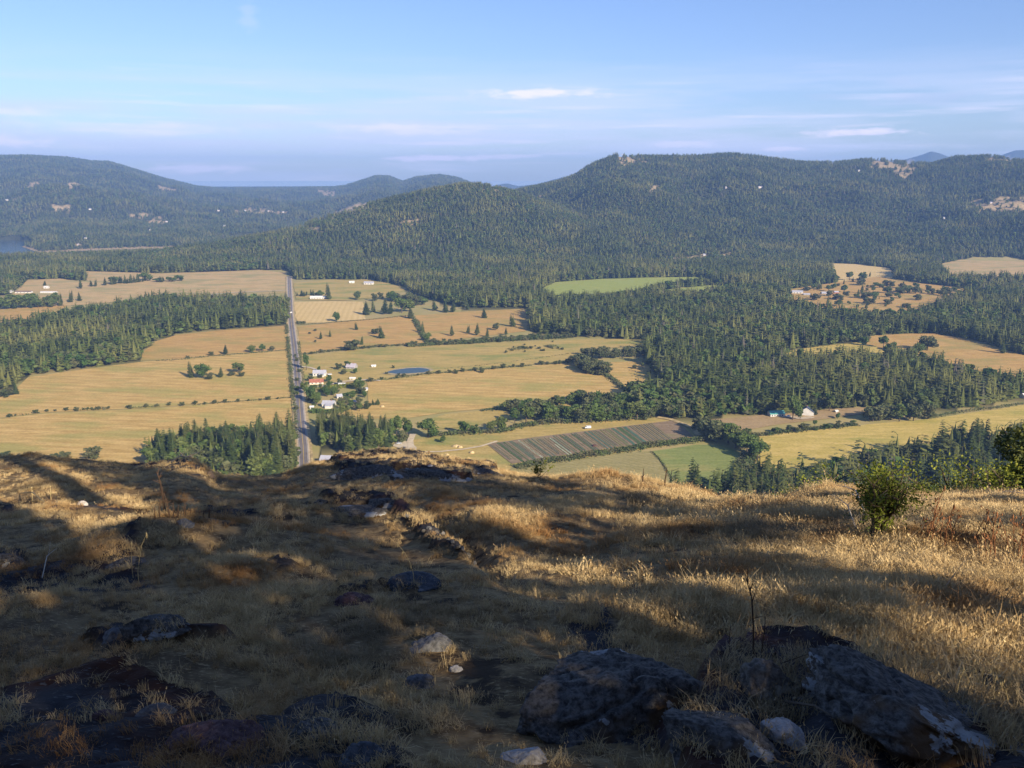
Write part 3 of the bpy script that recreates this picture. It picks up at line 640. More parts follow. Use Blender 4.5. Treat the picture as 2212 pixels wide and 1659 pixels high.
rowtrees(['bro', 'olv', 'con'], [(1700,692),(1800,700),(1900,708),(2000,702)], 13, (10, 18), 'tree along the lower edge of the brown clearing', 'lower edge of the brown clearing', 8, 1.2)
rowtrees(['bro', 'olv'], [(1905,632),(1960,634),(2030,632),(2090,634)], 14, (9, 16), 'tree in the band crossing the brown clearing', 'band crossing the brown clearing', 8, 1.2)

def on_valley(px, py):
    dx = (px-1106)/FOC; dy = (829.5-py)/FOC; d = np.array([dx, CP+dy*SP, -SP+dy*CP]); t = np.geomspace(500, 9000, 4000)
    P = d[None]*t[:,None]; b = ZC+P[:,2] < H(P[:,0], P[:,1]); k = int(np.argmax(b)) if b.any() else len(t)-1
    return Vector((P[k,0], P[k,1], ZC+P[k,2]))
HILL_HOUSES = [(1346,334,10,'white house on the bare top of the right hand mountain'),(1642,406,13,'white house alone on the flank of the right hand mountain'),(1855,370,6,'tiny white house near the crest of the right hand mountain'),(1568,407,5,'tiny white house left of the lone one on the mountain flank'),(1521,553,8,'white house in the narrow clearing above the far green meadow'),(2039,473,6,'small pale house among trees below the hill clearing at the right'),(2140,440,7,'pale house in the hill clearing at the right'),
 (185,516,7,'white house above the tide flat on the far left shore'),(170,530,6,'tiny white cabin on the tide flat shore at the left'),(472,456,7,'white house left of the row on the far mountainside'),(492,451,5,'tiny white house at the start of the row on the far mountainside'),(530,456,6,'second white house of the row on the far mountainside'),(580,457,6,'middle white house of the row on the far mountainside'),(612,459,6,'last white house of the row on the far mountainside'),(195,453,8,'pale roof on the lower slope of the far mountain'),(15,433,8,'pale house low on the far mountain at the left edge'),(360,480,7,'pale house in the bright scar of the far mountain'),(325,498,7,'pale house low above the shore of the far mountain'),(485,489,6,'white house low at the right of the far mountain shore')]
_n = 0
while _n < 75:
    a_, b_ = random.uniform(1715, 2110), random.uniform(606, 668)
    if inpoly(np.array([a_]), np.array([b_]), [(1720,628),(1850,606),(1990,614),(2110,626),(1985,668),(1880,674),(1740,655)])[0]:
        q = at(a_, b_); tree(random.choice(['olv', 'bro', 'bush', 'con']), q.x, q.y, .2, random.uniform(5, 14), 'small tree or bush scattered over the brown clearing at the right', 'scattered trees of the brown clearing', random.uniform(1.2, 1.7)); _n += 1
HOUSE_AT = [on_valley(h[0], h[1]) for h in HILL_HOUSES]
# forest scatter
def scatter_forest():
    out = []
    bands = [(430,1000,5.3,R(34)), (1000,2300,7.6,R(33)), (2300,3300,8.2,R(33)), (3300,4700,10.5,R(32)), (4700,9300,18.0,R(32))]
    for r0, r1, s, am in bands:
        xs = np.arange(-r1*math.sin(am), r1*math.sin(am), s); ys = np.arange(r0*math.cos(am), r1, s)
        X, Y = np.meshgrid(xs, ys); X = (X+rng.uniform(-.5, .5, X.shape)*s).ravel(); Y = (Y+rng.uniform(-.5, .5, Y.shape)*s).ravel()
        rr = np.hypot(X, Y); a = np.arctan2(X, Y); ok = (rr >= r0) & (rr < r1) & (np.abs(a) < am); X, Y = X[ok], Y[ok]
        if r0 >= 4700: ok = np.arctan2(X, Y) < R(3); X, Y = X[ok], Y[ok]
        Z = H(X, Y); px, py, dep = project(X, Y, Z); rr = np.hypot(X, Y)
        ok = forest_at(px, py, X, Y) & (~clearing_at(px, py) | (rng.random(len(X)) < .05)) & (Z > -33)
        hx = az_to_px(np.arctan2(X, Y))
        # skip the far sides of the ridges, which no sight line reaches
        tan = (Z+34-ZC)/rr
        hid = np.zeros(len(X), bool)
        for f in (.97, .94, .90, .85, .78, .7): 
            hid |= (H(X*f, Y*f)+10-ZC)/(rr*f) > tan+.002
        ok &= ~hid
        for q in HOUSE_AT:
            d = math.hypot(q.x, q.y); ux, uy = q.x/d, q.y/d; al = (q.x-X)*ux+(q.y-Y)*uy; ac = (X-q.x)*uy-(Y-q.y)*ux
            ok &= ~((np.abs(ac) < 11) & (al > -10) & (al < 60))
        out.append(np.stack([X, Y, Z, np.full(len(X), s)], 1)[ok])
    P = np.concatenate(out); X, Y, Z = P[:,0], P[:,1], P[:,2]; n = len(P); r = np.hypot(X, Y)
    px, py, dep = project(X, Y, Z)
    patch = fbm(X/170, Y/170, 21, 4)+.25*fbm(X/40, Y/40, 5, 2)
    valley = inpoly(px, py, [(1640,640),(2212,690),(2212,720),(2100,715),(1850,700),(1700,740),(1550,700),(1560,660)]) | inpoly(px, py, [(1390,790),(1480,820),(1560,880),(1500,905),(1400,905),(1350,870)])
    pb = np.clip(.20+.8*np.maximum(0, patch), 0, .8)+.35*valley
    pb = np.where(r > 4700, .08, pb)
    kind = (rng.random(n) < pb).astype(int)
    h = np.where(kind == 1, rng.uniform(10, 19, n), rng.uniform(11, 27, n)*(1+.25*fbm(X/90, Y/90, 33, 2)))
    h = np.where(r > 2300, h*.76, h); h = np.where(r > 4700, rng.uniform(14, 24, n), h)
    wd = rng.uniform(.85, 1.35, n)*np.where(kind == 1, 1.05, np.where(r > 2300, 1.6, 1.3))
    return X, Y, Z, h, kind, wd, px, py, dep
FX, FY, FZ, FH, FK, FW, FPX, FPY, FDEP = scatter_forest()
FH = np.where(inpoly(FPX, FPY, dict(WOODS)['W4']), FH*1.2, FH)
WOOD_LABEL = [('W2', 'conifer', 'conifer in the dense wood left of the straight road, just beyond the ridge', 'wood left of the straight road'),
              ('W3', 'conifer', 'conifer in the roadside wood right of the straight road, above the grey roofed house', 'wood right of the straight road'),
              ('W4', 'conifer', 'conifer in the dark wood below the yellow hay field at the right', 'dark wood at the right beyond the ridge')]
size = FH/FDEP; order = np.argsort(-size); taken = np.zeros(len(FX), bool)
topv = project(FX, FY, FZ+FH)[1]
cap = {'W2': 78, 'W3': 44, 'W4': 150}; got = {}
for w, _, lab, grp in WOOD_LABEL:
    poly = dict(WOODS)[w]; ins = inpoly(FPX, FPY, poly)
    # those whose tops rise above the foreground ridge, nearest first
    cand = [i for i in order if ins[i] and topv[i] < (1030 if w != 'W4' else 1095) and -40 < FPX[i] < 2260]
    for i in cand[:cap[w]]:
        taken[i] = True
        k = 'con' if FK[i] == 0 else 'bro'
        tree(k, FX[i], FY[i], FZ[i], FH[i]*{'W2': 1.12, 'W3': 1.1, 'W4': 1.15}[w], lab if k == 'con' else lab.replace('conifer', 'leafy tree'), grp if k == 'con' else grp+', leafy trees', min(FW[i], 1.15))

def instancer(name, pts, rot, scl, idx, protos, kind='stuff'):
    c = bpy.data.collections.new(name+'_shapes'); 
    for k, me in enumerate(protos):
        o = bpy.data.objects.new(f'{name}_shape_{chr(97+k)}', me); c.objects.link(o)
    me = bpy.data.meshes.new(name); n = len(pts); me.vertices.add(n); me.vertices.foreach_set('co', np.asarray(pts, np.float32).ravel())
    for an, typ, key, dat in (('turn', 'FLOAT_VECTOR', 'vector', rot), ('grow', 'FLOAT_VECTOR', 'vector', scl), ('pick', 'INT', 'value', idx)):
        at_ = me.attributes.new(an, typ, 'POINT'); at_.data.foreach_set(key, np.asarray(dat, np.int32 if typ == 'INT' else np.float32).ravel())
    o = link(name, me); md = o.modifiers.new('spread', 'NODES')
    g = bpy.data.node_groups.new(name+'_spread', 'GeometryNodeTree'); md.node_group = g
    g.interface.new_socket('Geometry', in_out='INPUT', socket_type='NodeSocketGeometry'); g.interface.new_socket('Geometry', in_out='OUTPUT', socket_type='NodeSocketGeometry')
    gi = g.nodes.new('NodeGroupInput'); go = g.nodes.new('NodeGroupOutput'); ip = g.nodes.new('GeometryNodeInstanceOnPoints'); ci = g.nodes.new('GeometryNodeCollectionInfo')
    ci.inputs['Collection'].default_value = c; ci.inputs['Separate Children'].default_value = True; ci.inputs['Reset Children'].default_value = True
    def attr(nm, t):
        a = g.nodes.new('GeometryNodeInputNamedAttribute'); a.data_type = t; a.inputs['Name'].default_value = nm; return a.outputs['Attribute']
    g.links.new(gi.outputs[0], ip.inputs['Points']); g.links.new(ci.outputs[0], ip.inputs['Instance']); ip.inputs['Pick Instance'].default_value = True
    g.links.new(attr('pick', 'INT'), ip.inputs['Instance Index']); g.links.new(attr('turn', 'FLOAT_VECTOR'), ip.inputs['Rotation']); g.links.new(attr('grow', 'FLOAT_VECTOR'), ip.inputs['Scale'])
    g.links.new(ip.outputs[0], go.inputs[0]); o['kind'] = kind; return o
ok = ~taken; n = ok.sum()
rot = np.zeros((n, 3)); rot[:,2] = rng.uniform(0, 6.28, n); rot[:,:2] = rng.normal(size=(n, 2))*.02
scl = np.stack([FH[ok]*FW[ok], FH[ok]*FW[ok], FH[ok]], 1)
dead = rng.random(n) < .02+.10*np.maximum(0, fbm(FX[ok]/120, FY[ok]/120, 77, 3))
idx = np.where(FK[ok] == 0, np.where(dead, 6, rng.integers(0, 6, n)), 7+rng.integers(0, 4, n))
instancer('forest', np.stack([FX[ok], FY[ok], FZ[ok]-.3], 1), rot, scl, idx, FAR_CON+FAR_BRO)
print('forest', n, 'individual', len(LONE), taken.sum())

# ------------------------------------------------------------------ hedges
def hedge(pts, h, w, label, per=2.2, gaps=0.0, m=None, group=None):
    P = [at(*q) for q in pts]; C = []
    for a, b in zip(P, P[1:]):
        L_ = (b-a).length; n = max(2, int(L_*per*max(1, w*h/6)))
        for _ in range(n):
            t = random.random(); q = a.lerp(b, t); g = mnoise.noise(Vector((q.x*.035, q.y*.035, h)))*.5+.5; g2 = mnoise.noise(Vector((q.x*.12, q.y*.12, h)))
            if g < gaps: continue
            hh = h*(.45+.9*max(0, g-gaps*.5)+.35*g2); d = (b-a).normalized(); s = Vector((d.y, -d.x, 0))
            o = random.gauss(0, .33)*w
            C.append((q.x+s.x*o, q.y+s.y*o, .3+max(.2, hh*random.random()**.7*max(.3, 1-abs(o)/w*.6))))
    V, F = leaf_quads(np.array(C), rng.uniform(.8, 1.7, len(C))*min(1.5, .5+h*.16), rng, .3, 1.2)
    o = link('hedgerow', mesh('hedgerow', V, F, m or M_HEDGE)); return tag(o, label, 'hedge', group)
hedge([(308,781),(380,779),(450,771),(520,766),(622,757)], 2.4, 4, 'thin low hedge above the large hay field left of the road', 2.0, .25)
hedge([(0,903),(100,891),(170,886)], 1.8, 3, 'broken scrub line at the far left of the hay field', 1.4, .46)
hedge([(170,886),(230,884),(260,884)], 3.4, 5, 'short clumped hedge in the middle of the scrub line of the hay field', 2.2, .5)
hedge([(270,883),(330,880),(420,876),(520,868),(634,859)], 2.0, 3.6, 'long hedge line crossing the hay field towards the road', 2.0, .36)
hedge([(648,768),(700,761),(760,755),(830,748),(900,745)], 3.0, 5, 'low hedge below the dry pasture beside the road', 2.6, .2)
hedge([(880,749),(940,745),(1000,742),(1060,737)], 5.5, 10, 'thick scrub band below the reddish pasture, left stretch', 3.4, .12)
hedge([(1000,742),(1080,736),(1150,733),(1235,728)], 6.5, 12, 'thick scrub band below the reddish pasture, right stretch', 3.4, .1)
hedge([(895,692),(905,708),(912,724),(925,742)], 4, 6, 'dark diagonal hedge between the two dry pastures', 3.0, .1)
hedge([(645,702),(700,699),(790,692),(885,683)], 2.0, 3, 'thin hedge under the striped stubble field', 1.8, .25)
hedge([(640,699),(660,699)], 4.5, 8, 'roadside scrub clump at the lane corner', 3, .1)
hedge([(780,826),(830,822),(900,812),(990,803),(1040,800),(1150,790),(1245,783)], 2.8, 4, 'long dark hedge between the pond field and the big dry field', 2.4, .22)
hedge([(960,797),(1040,790),(1150,776),(1240,763)], 1.2, 2, 'faint fence line scrub in the upper green strip', 1.4, .35)
hedge([(960,826),(1010,818)], .8, 2, 'tiny scrub tuft line in the big dry field', .5, .55)
hedge([(1300,806),(1325,822),(1345,840),(1362,850)], 3.4, 6, 'dark diagonal hedge left of the triangular stubble field', 3.4, .0)
hedge([(1040,889),(1100,884),(1200,871),(1345,854)], 3.2, 5, 'scrub hedge along the lower edge of the big dry field', 2.4, .25)
hedge([(930,942),(1000,938),(1080,934),(1110,928)], 4, 8, 'low creek side scrub left of the vegetable field', 3, .15)
hedge([(1110,925),(1180,915),(1300,910),(1395,905)], 4, 8, 'undergrowth along the creek line above the vegetable field', 3, .1)
hedge([(1112,1012),(1160,1003),(1230,992),(1320,978)], 3.6, 8, 'leafy hedge along the foot of the vegetable field, left half', 6, .1)
hedge([(1320,978),(1400,965),(1500,953),(1530,949)], 3.6, 8, 'leafy hedge along the foot of the vegetable field, right half', 6, .1)
hedge([(1520,930),(1570,938),(1640,942),(1740,930),(1850,919)], 3.2, 7, 'hedge between the brown field and the yellow hay field', 3.2, .12)
hedge([(2010,903),(2060,893),(2130,884),(2230,872)], 2.4, 6, 'pale fence line scrub along the top of the yellow hay field', 2, .25)
hedge([(1406,976),(1430,1000),(1452,1040)], 1.4, 2, 'grassy line between the khaki and the green field', 3, .1)
hedge([(1620,985),(1610,1005),(1590,1050)], 5, 10, 'scrub at the right end of the green field', 4, .1)
hedge([(619,703),(623,740),(628,800),(634,860)], 2.6, 5, 'roadside hedge on the left of the road, upper part', 2.6, .22)
hedge([(632,830),(636,870),(639,905),(643,950)], 2.4, 4, 'bushy roadside hedge on the left of the road, lower part', 3.4, .15)
hedge([(645,740),(650,790),(655,830)], 2.2, 4, 'roadside hedge on the right of the road above the farmstead', 2.4, .3)
hedge([(670,890),(700,893),(740,890),(752,884)], 4, 8, 'garden shrubs along the lower side of the farmstead', 4, .1, M_BRO)
hedge([(690,845),(720,838),(760,835),(784,836)], 3, 9, 'light green garden planting in the farmstead', 5, .05, M_SHRUB)
hedge([(735,857),(760,851),(790,846)], 2.6, 7, 'rows of green garden beds right of the small house', 5, .1, M_BRO)
hedge([(1180,641),(1260,638),(1340,637)], 4, 8, 'scrub line along the lower edge of the far green meadow', 2, .2)
hedge([(1440,620),(1520,613)], 4, 8, 'dark scrub between the two far green meadows', 2, .15)
hedge([(1100,757),(1140,752),(1200,748)], 3, 14, 'pale bushes dotted below the thick scrub band', 1.2, .4, M_OLV)
rowtrees('bush', [(0,903),(100,891),(330,880),(520,868),(634,859)], 26, (2.0, 4.5), 'little bush on the scrub line crossing the hay field left of the road', 'scrub line bushes of the hay field', 1, 1.4)
rowtrees(['bush', 'olv'], [(648,768),(760,755),(900,745)], 14, (2.5, 5), 'little bush on the low hedge below the dry pasture', 'bushes below the dry pasture', 1, 1.4)
rowtrees(['olv', 'bush'], [(900,745),(1000,741),(1100,735),(1235,728)], 30, (4, 8), 'rounded bush in the thick scrub band below the reddish pasture', 'bushes of the thick scrub band', 5, 1.4)
rowtrees(['bush', 'olv'], [(780,826),(900,812),(1040,800),(1245,783)], 18, (2.5, 6), 'little bush on the long hedge above the big dry field', 'bushes on the long hedge above the big dry field', 1, 1.4)
rowtrees(['bush'], [(1100,757),(1150,752),(1210,748)], 22, (2, 4), 'pale little bush dotted below the thick scrub band', 'dotted bushes below the scrub band', 10, 1.5)
rowtrees(['olv', 'bro'], [(1535,932),(1640,940),(1740,930),(1850,918)], 14, (3, 7), 'bush on the hedge above the yellow hay field', 'bushes on the hedge above the yellow hay field', 2, 1.4)
rowtrees(['bro', 'olv'], [(636,760),(640,800),(645,850),(649,900)], 7, (3, 6), 'bush or small tree along the straight road', 'roadside bushes', 3, 1.1)
_n = 0
while _n < 34:
    a_, b_ = random.uniform(655, 800), random.uniform(798, 892)
    if abs((b_-812)-(a_-690)*.05) > 6: q = at(a_, b_); tree(random.choice(['bro', 'olv', 'bro', 'bush']), q.x, q.y, .2, random.uniform(3.5, 9), 'garden tree or bush around the roadside farmstead', 'farmstead garden trees', random.uniform(.9, 1.4)); _n += 1
# young orchard rows near the farm
rowtrees('bush', [(757,883),(775,880),(786,880)], 6, (1.8, 2.6), 'tiny sapling in the planted row right of the farmstead, left part', 'planted sapling row, left part', .6, 1)
rowtrees('bush', [(790,880),(802,878)], 4, (2, 3), 'tiny sapling in the planted row right of the farmstead, middle part', 'planted sapling row, middle part', .6, 1)
rowtrees('con', [(806,876),(822,875)], 4, (4.5, 7), 'young conical tree at the right end of the planted row', 'young conical trees in the planted row', .8, 1.3)

# ------------------------------------------------------------------ the hillside the viewer stands on
SLOPE = .28; EYE = 1.6
RIM = [(-600,985),(0,988),(90,984),(200,1001),(300,1009),(345,1004),(400,1003),(440,1013),(462,1031),(480,1036),(560,1034),(620,1023),(680,1000),(740,987),(830,981),(900,986),(960,999),(1010,1004),(1070,1005),(1130,1019),(1200,1029),(1300,1032),(1400,1042),(1460,1052),(1560,1066),(1620,1067),(1700,1063),(1800,1055),(1850,1060),(1950,1077),(2050,1073),(2150,1066),(2212,1066),(2800,1072)]
RIM_R = [(-600,32),(0,30),(460,27),(560,28),(800,31),(1100,27),(1300,24),(1600,24),(2212,27),(2800,27)]
MID = [(-600,1090),(0,1099),(100,1111),(250,1116),(420,1123),(560,1131),(650,1119),(720,1107),(800,1109),(870,1129),(940,1166),(1000,1201),(1060,1251),(1110,1300)]
RR = [(1380,1044),(1500,1054),(1600,1070),(1700,1102),(1790,1129),(1850,1148),(1940,1169),(2000,1184),(2212,1206),(2700,1250)]
def plane_Y(py):
    t = math.tan(PITCH+math.atan((py-829.5)/FOC)); return EYE/(t-SLOPE)
def base_uv(X, Y):
    drop = EYE+SLOPE*Y; dep = np.maximum(Y*CP+drop*SP, .35)
    return np.clip(1106+FOC*X/dep, -900, 3100), 829.5+FOC*(drop*CP-Y*SP)/dep
ROCKS_RIM_SHADE = [ # dark ground: rock, moss and painted rim shade; outline (picture), rise in metres
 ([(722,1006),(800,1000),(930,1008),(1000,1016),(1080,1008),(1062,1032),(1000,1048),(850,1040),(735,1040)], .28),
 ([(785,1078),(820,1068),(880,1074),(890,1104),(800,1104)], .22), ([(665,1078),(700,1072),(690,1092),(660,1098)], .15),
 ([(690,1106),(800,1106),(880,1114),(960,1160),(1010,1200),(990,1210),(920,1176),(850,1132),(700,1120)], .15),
 ([(-50,984),(90,982),(200,998),(300,1006),(440,1016),(440,1030),(300,1018),(200,1010),(-50,1000)], .08),  # shadow band under the left rim, painted in rock colour
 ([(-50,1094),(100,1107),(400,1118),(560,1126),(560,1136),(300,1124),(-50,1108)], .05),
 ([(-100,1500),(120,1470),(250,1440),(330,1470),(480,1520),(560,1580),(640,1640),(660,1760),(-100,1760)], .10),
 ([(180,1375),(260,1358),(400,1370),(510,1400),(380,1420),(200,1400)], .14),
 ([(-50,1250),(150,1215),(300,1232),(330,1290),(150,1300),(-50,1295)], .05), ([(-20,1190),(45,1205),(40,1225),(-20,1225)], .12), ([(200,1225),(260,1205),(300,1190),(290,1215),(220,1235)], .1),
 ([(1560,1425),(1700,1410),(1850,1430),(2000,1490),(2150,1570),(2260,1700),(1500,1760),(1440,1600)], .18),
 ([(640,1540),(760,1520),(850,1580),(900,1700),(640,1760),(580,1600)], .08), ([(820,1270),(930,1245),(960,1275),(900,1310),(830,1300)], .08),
 ([(1600,1086),(1690,1090),(1640,1106)], .04), ([(590,1215),(620,1215),(640,1245),(600,1250)], .08), ([(720,1280),(800,1272),(810,1310),(740,1320)], .08),  # first outline: shaded bank edge painted in rock colour
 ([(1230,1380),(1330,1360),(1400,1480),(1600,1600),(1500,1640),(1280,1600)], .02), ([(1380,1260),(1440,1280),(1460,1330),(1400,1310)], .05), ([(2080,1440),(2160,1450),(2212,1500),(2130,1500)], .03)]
def rock_shade_amount(X, Y):
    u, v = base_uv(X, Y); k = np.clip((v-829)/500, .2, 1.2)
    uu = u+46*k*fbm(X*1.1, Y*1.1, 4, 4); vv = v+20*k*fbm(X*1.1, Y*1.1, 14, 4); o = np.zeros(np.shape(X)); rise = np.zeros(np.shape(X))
    for p, r in ROCKS_RIM_SHADE:
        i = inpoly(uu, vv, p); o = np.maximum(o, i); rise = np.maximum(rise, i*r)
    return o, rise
BUMPS = [(380,1185,1.3,.9,.38),(500,1240,1.0,.7,.12),(760,1120,1.6,1.2,.18),(1250,1185,2.0,1.4,-.16),(1000,1130,1.4,1.0,.12),(1300,1045,1.6,1.3,.22),(180,1075,1.4,1.2,.12),(120,1330,.7,.6,.12),(640,1330,.8,.7,.10),(380,1440,.5,.5,.10),(1900,1360,1.0,.8,.14),(1650,1300,1.1,.8,.12),(900,1290,.6,.4,.08),(1740,1115,1.2,.8,.10),(400,1020,2.2,1.6,.12),(1480,1350,.7,.5,.12)]
def G(X, Y, detail=True):
    """height of the hillside, relative to the eye"""
    X = np.asarray(X, float); Y = np.asarray(Y, float)
    drop = EYE+SLOPE*Y; u, v = base_uv(X, np.maximum(Y, .2)); dep = np.maximum(Y*CP+drop*SP, .35)
    yr = prof(RIM_R, u); tr = np.tan(PITCH+np.arctan((prof(RIM, u)-829.5)/FOC))
    delta = (EYE+SLOPE*yr)-yr*tr
    z = -drop+delta*sstep(.5, 1.0, Y/yr)
    over = np.maximum(0, Y-yr); z -= .52*(np.sqrt(over**2+2.2)-math.sqrt(2.2))
    # the low step on the left and the ridge on the right, both with a hollow behind
    for tab, w, amp, dip, ln in ((MID, (u < 1130)*sstep(1130, 960, u), .12, .5, .6), (RR, sstep(1450, 1700, u), .16, .75, .9)):
        ys = np.array([plane_Y(p) for _, p in tab]); yy = np.interp(u, [q for q, _ in tab], ys); t = (Y-yy)/yy
        z += w*amp*np.exp(-(t/.16)**2)*(t < .25) - w*dip*sstep(.0, .07, t)*(1-sstep(.08, ln, t))
    for px, py, wx, wy, a in BUMPS:
        y0 = plane_Y(py); d0 = y0*CP+(EYE+SLOPE*y0)*SP; x0 = (px-1106)/FOC*d0
        z += a*np.exp(-((X-x0)/wx)**2-((Y-y0)/wy)**2)
    z += .16*fbm(X*.35, Y*.35, 1, 3)*np.clip(Y/6, .3, 1)
    if detail:
        rk, rise = rock_shade_amount(X, Y)
        ridged = 1-np.abs(fbm(X*1.7, Y*1.7, 8, 5, .6))
        z += rise*(.25+1.1*(ridged-.45))+.055*fbm(X*1.9, Y*1.9, 2, 4)+rk*.035*fbm(X*9, Y*9, 6, 3)
    far = sstep(60, 120, np.abs(X))
    return z
def ground_z(x, y): return float(G(np.array([x]), np.array([y]))[0])
def on_hill(px, py, it=14):
    """picture point to the hillside under it"""
    dx = (px-1106)/FOC; dy = (829.5-py)/FOC; d = np.array([dx, CP+dy*SP, -SP+dy*CP])
    t = np.concatenate([np.linspace(1.2, 12, 500), np.linspace(12, 60, 900)])
    P = d[None]*t[:,None]; below = P[:,2] < G(P[:,0], P[:,1]); k = int(np.argmax(below)) if below.any() else len(t)-1
    return Vector((P[k,0], P[k,1], ZC+float(G(P[k:k+1,0], P[k:k+1,1])[0])))
def build_hill():
    xs = np.concatenate([-np.geomspace(11, 170, 70)[::-1], np.linspace(-10.9, 10.9, 330), np.geomspace(11, 170, 70)])
    ys = np.concatenate([np.linspace(-90, 0, 60)[:-1], np.linspace(0, 1.6, 14)[:-1], np.geomspace(1.6, 46, 470), np.geomspace(47, 340, 50)])
    X, Y = np.meshgrid(xs, ys); Z = ZC+G(X, Y); Z = np.maximum(Z, -4)
    i = np.arange(X.size).reshape(X.shape); F = np.stack([i[:-1,:-1], i[:-1,1:], i[1:,1:], i[1:,:-1]], -1).reshape(-1, 4)
    V = np.stack([X, Y, Z], -1).reshape(-1, 3)
    m, nt, p = mat('dry hillside', .96, .1)
    a = nt.nodes.new('ShaderNodeAttribute'); a.attribute_name = 'rock'; sp = nt.nodes.new('ShaderNodeSeparateColor'); nt.links.new(a.outputs['Color'], sp.inputs[0])
    n1 = ntex(nt, .7, 6); n2 = ntex(nt, 6, 5); n3 = ntex(nt, 2.2, 6, None, 0, .65); n4 = ntex(nt, 22, 5, (1, 2.5, 1), .4); n5 = ntex(nt, .3, 3)
    thatch = mixc(nt, ramp(nt, n2, .35, .65), (.150, .095, .045), (.33, .225, .105))
    thatch = mixc(nt, ramp(nt, n1, .45, .7), thatch, mixc(nt, n2, (.085, .055, .030), (.17, .115, .06)))
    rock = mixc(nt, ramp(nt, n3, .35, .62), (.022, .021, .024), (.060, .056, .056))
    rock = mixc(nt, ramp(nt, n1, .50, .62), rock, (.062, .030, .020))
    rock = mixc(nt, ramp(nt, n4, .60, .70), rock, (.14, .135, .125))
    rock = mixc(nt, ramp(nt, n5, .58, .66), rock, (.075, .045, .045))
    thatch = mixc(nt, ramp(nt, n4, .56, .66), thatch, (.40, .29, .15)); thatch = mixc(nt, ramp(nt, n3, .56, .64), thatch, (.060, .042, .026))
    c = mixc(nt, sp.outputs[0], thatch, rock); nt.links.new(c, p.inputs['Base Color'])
    bump(nt, p, mixc(nt, .5, n3, n4), 1.0, .06)
    me = mesh('hillside', V, F, m, True); rk, _ = rock_shade_amount(V[:,0], V[:,1])
    ca = me.color_attributes.new('rock', 'FLOAT_COLOR', 'POINT'); c = np.ones((len(V), 4), np.float32); c[:,0] = rk; ca.data.foreach_set('color', c.ravel())  # channel holds rock and the painted rim shade
    tag(link('hillside', me), kind='structure')
build_hill()

# ------------------------------------------------------------------ dry grass
def tuft(seed, n, w, lean, spread, heads=0.0):
    r = np.random.default_rng(seed); V = []; F = []
    for k in range(n):
        a = r.random()*6.283; q = spread*r.random()**.7; x, y = q*math.cos(a), q*math.sin(a)
        b = r.random()*6.283; ln = lean*(.2+r.random()*1.1); h = .45+.6*r.random(); dx, dy = math.cos(b)*ln*h, math.sin(b)*ln*h
        sx, sy = -math.sin(b+r.normal()*.6)*w*.5, math.cos(b+r.normal()*.6)*w*.5; i = len(V)
        V += [(x-sx, y-sy, -.06), (x+sx, y+sy, -.06), (x+dx*.35+sx*.8, y+dy*.35+sy*.8, h*.55), (x+dx*.35-sx*.8, y+dy*.35-sy*.8, h*.55), (x+dx, y+dy, h*(1-.35*ln)), ]
        F += [(i, i+1, i+2, i+3), (i+3, i+2, i+4)]
        if r.random() < heads:
            j = len(V); tx, ty, tz = x+dx, y+dy, h*(1-.35*ln)
            V += [(tx-sx*2.2, ty-sy*2.2, tz-.05), (tx+sx*2.2, ty+sy*2.2, tz-.05), (tx+dx*.12, ty+dy*.12, tz+.13)]; F += [(j, j+1, j+2)]
    return V, F
def grass_mat():
    m, nt, p = mat('dry grass blades', .75, .2)
    oi = nt.nodes.new('ShaderNodeObjectInfo'); geo = nt.nodes.new('ShaderNodeNewGeometry')
    def pn(s, d):
        n = nt.nodes.new('ShaderNodeTexNoise'); n.inputs['Scale'].default_value = s; n.inputs['Detail'].default_value = d; nt.links.new(geo.outputs['Position'], n.inputs['Vector']); return n.outputs['Fac']
    a = mixc(nt, oi.outputs['Random'], (.40, .27, .12), (.74, .56, .29))
    a = mixc(nt, ramp(nt, pn(.55, 4), .48, .68), a, mixc(nt, oi.outputs['Random'], (.27, .135, .050), (.40, .235, .095)))
    a = mixc(nt, ramp(nt, pn(.33, 3), .55, .72), a, mixc(nt, oi.outputs['Random'], (.20, .150, .085), (.33, .26, .15)))
    nt.links.new(a, p.inputs['Base Color'])
    t = nt.nodes.new('ShaderNodeBsdfTranslucent'); nt.links.new(a, t.inputs['Color']); mx = nt.nodes.new('ShaderNodeMixShader'); mx.inputs[0].default_value = .22
    nt.links.new(p.outputs[0], mx.inputs[1]); nt.links.new(t.outputs[0], mx.inputs[2]); nt.links.new(mx.outputs[0], nt.nodes['Material Output'].inputs['Surface']); return m
M_GRASS = grass_mat()
FINE = [mesh('grass_tuft', *tuft(200+k, 34, .022, (.35, .6, .9, .5)[k % 4], .42, (.3, .1, .0, .5)[k % 4]), M_GRASS) for k in range(6)]
MEDIUM = [mesh('grass_tuft', *tuft(220+k, 46, .026, (.35, .6, .9)[k % 3], .55, .25), M_GRASS) for k in range(4)]
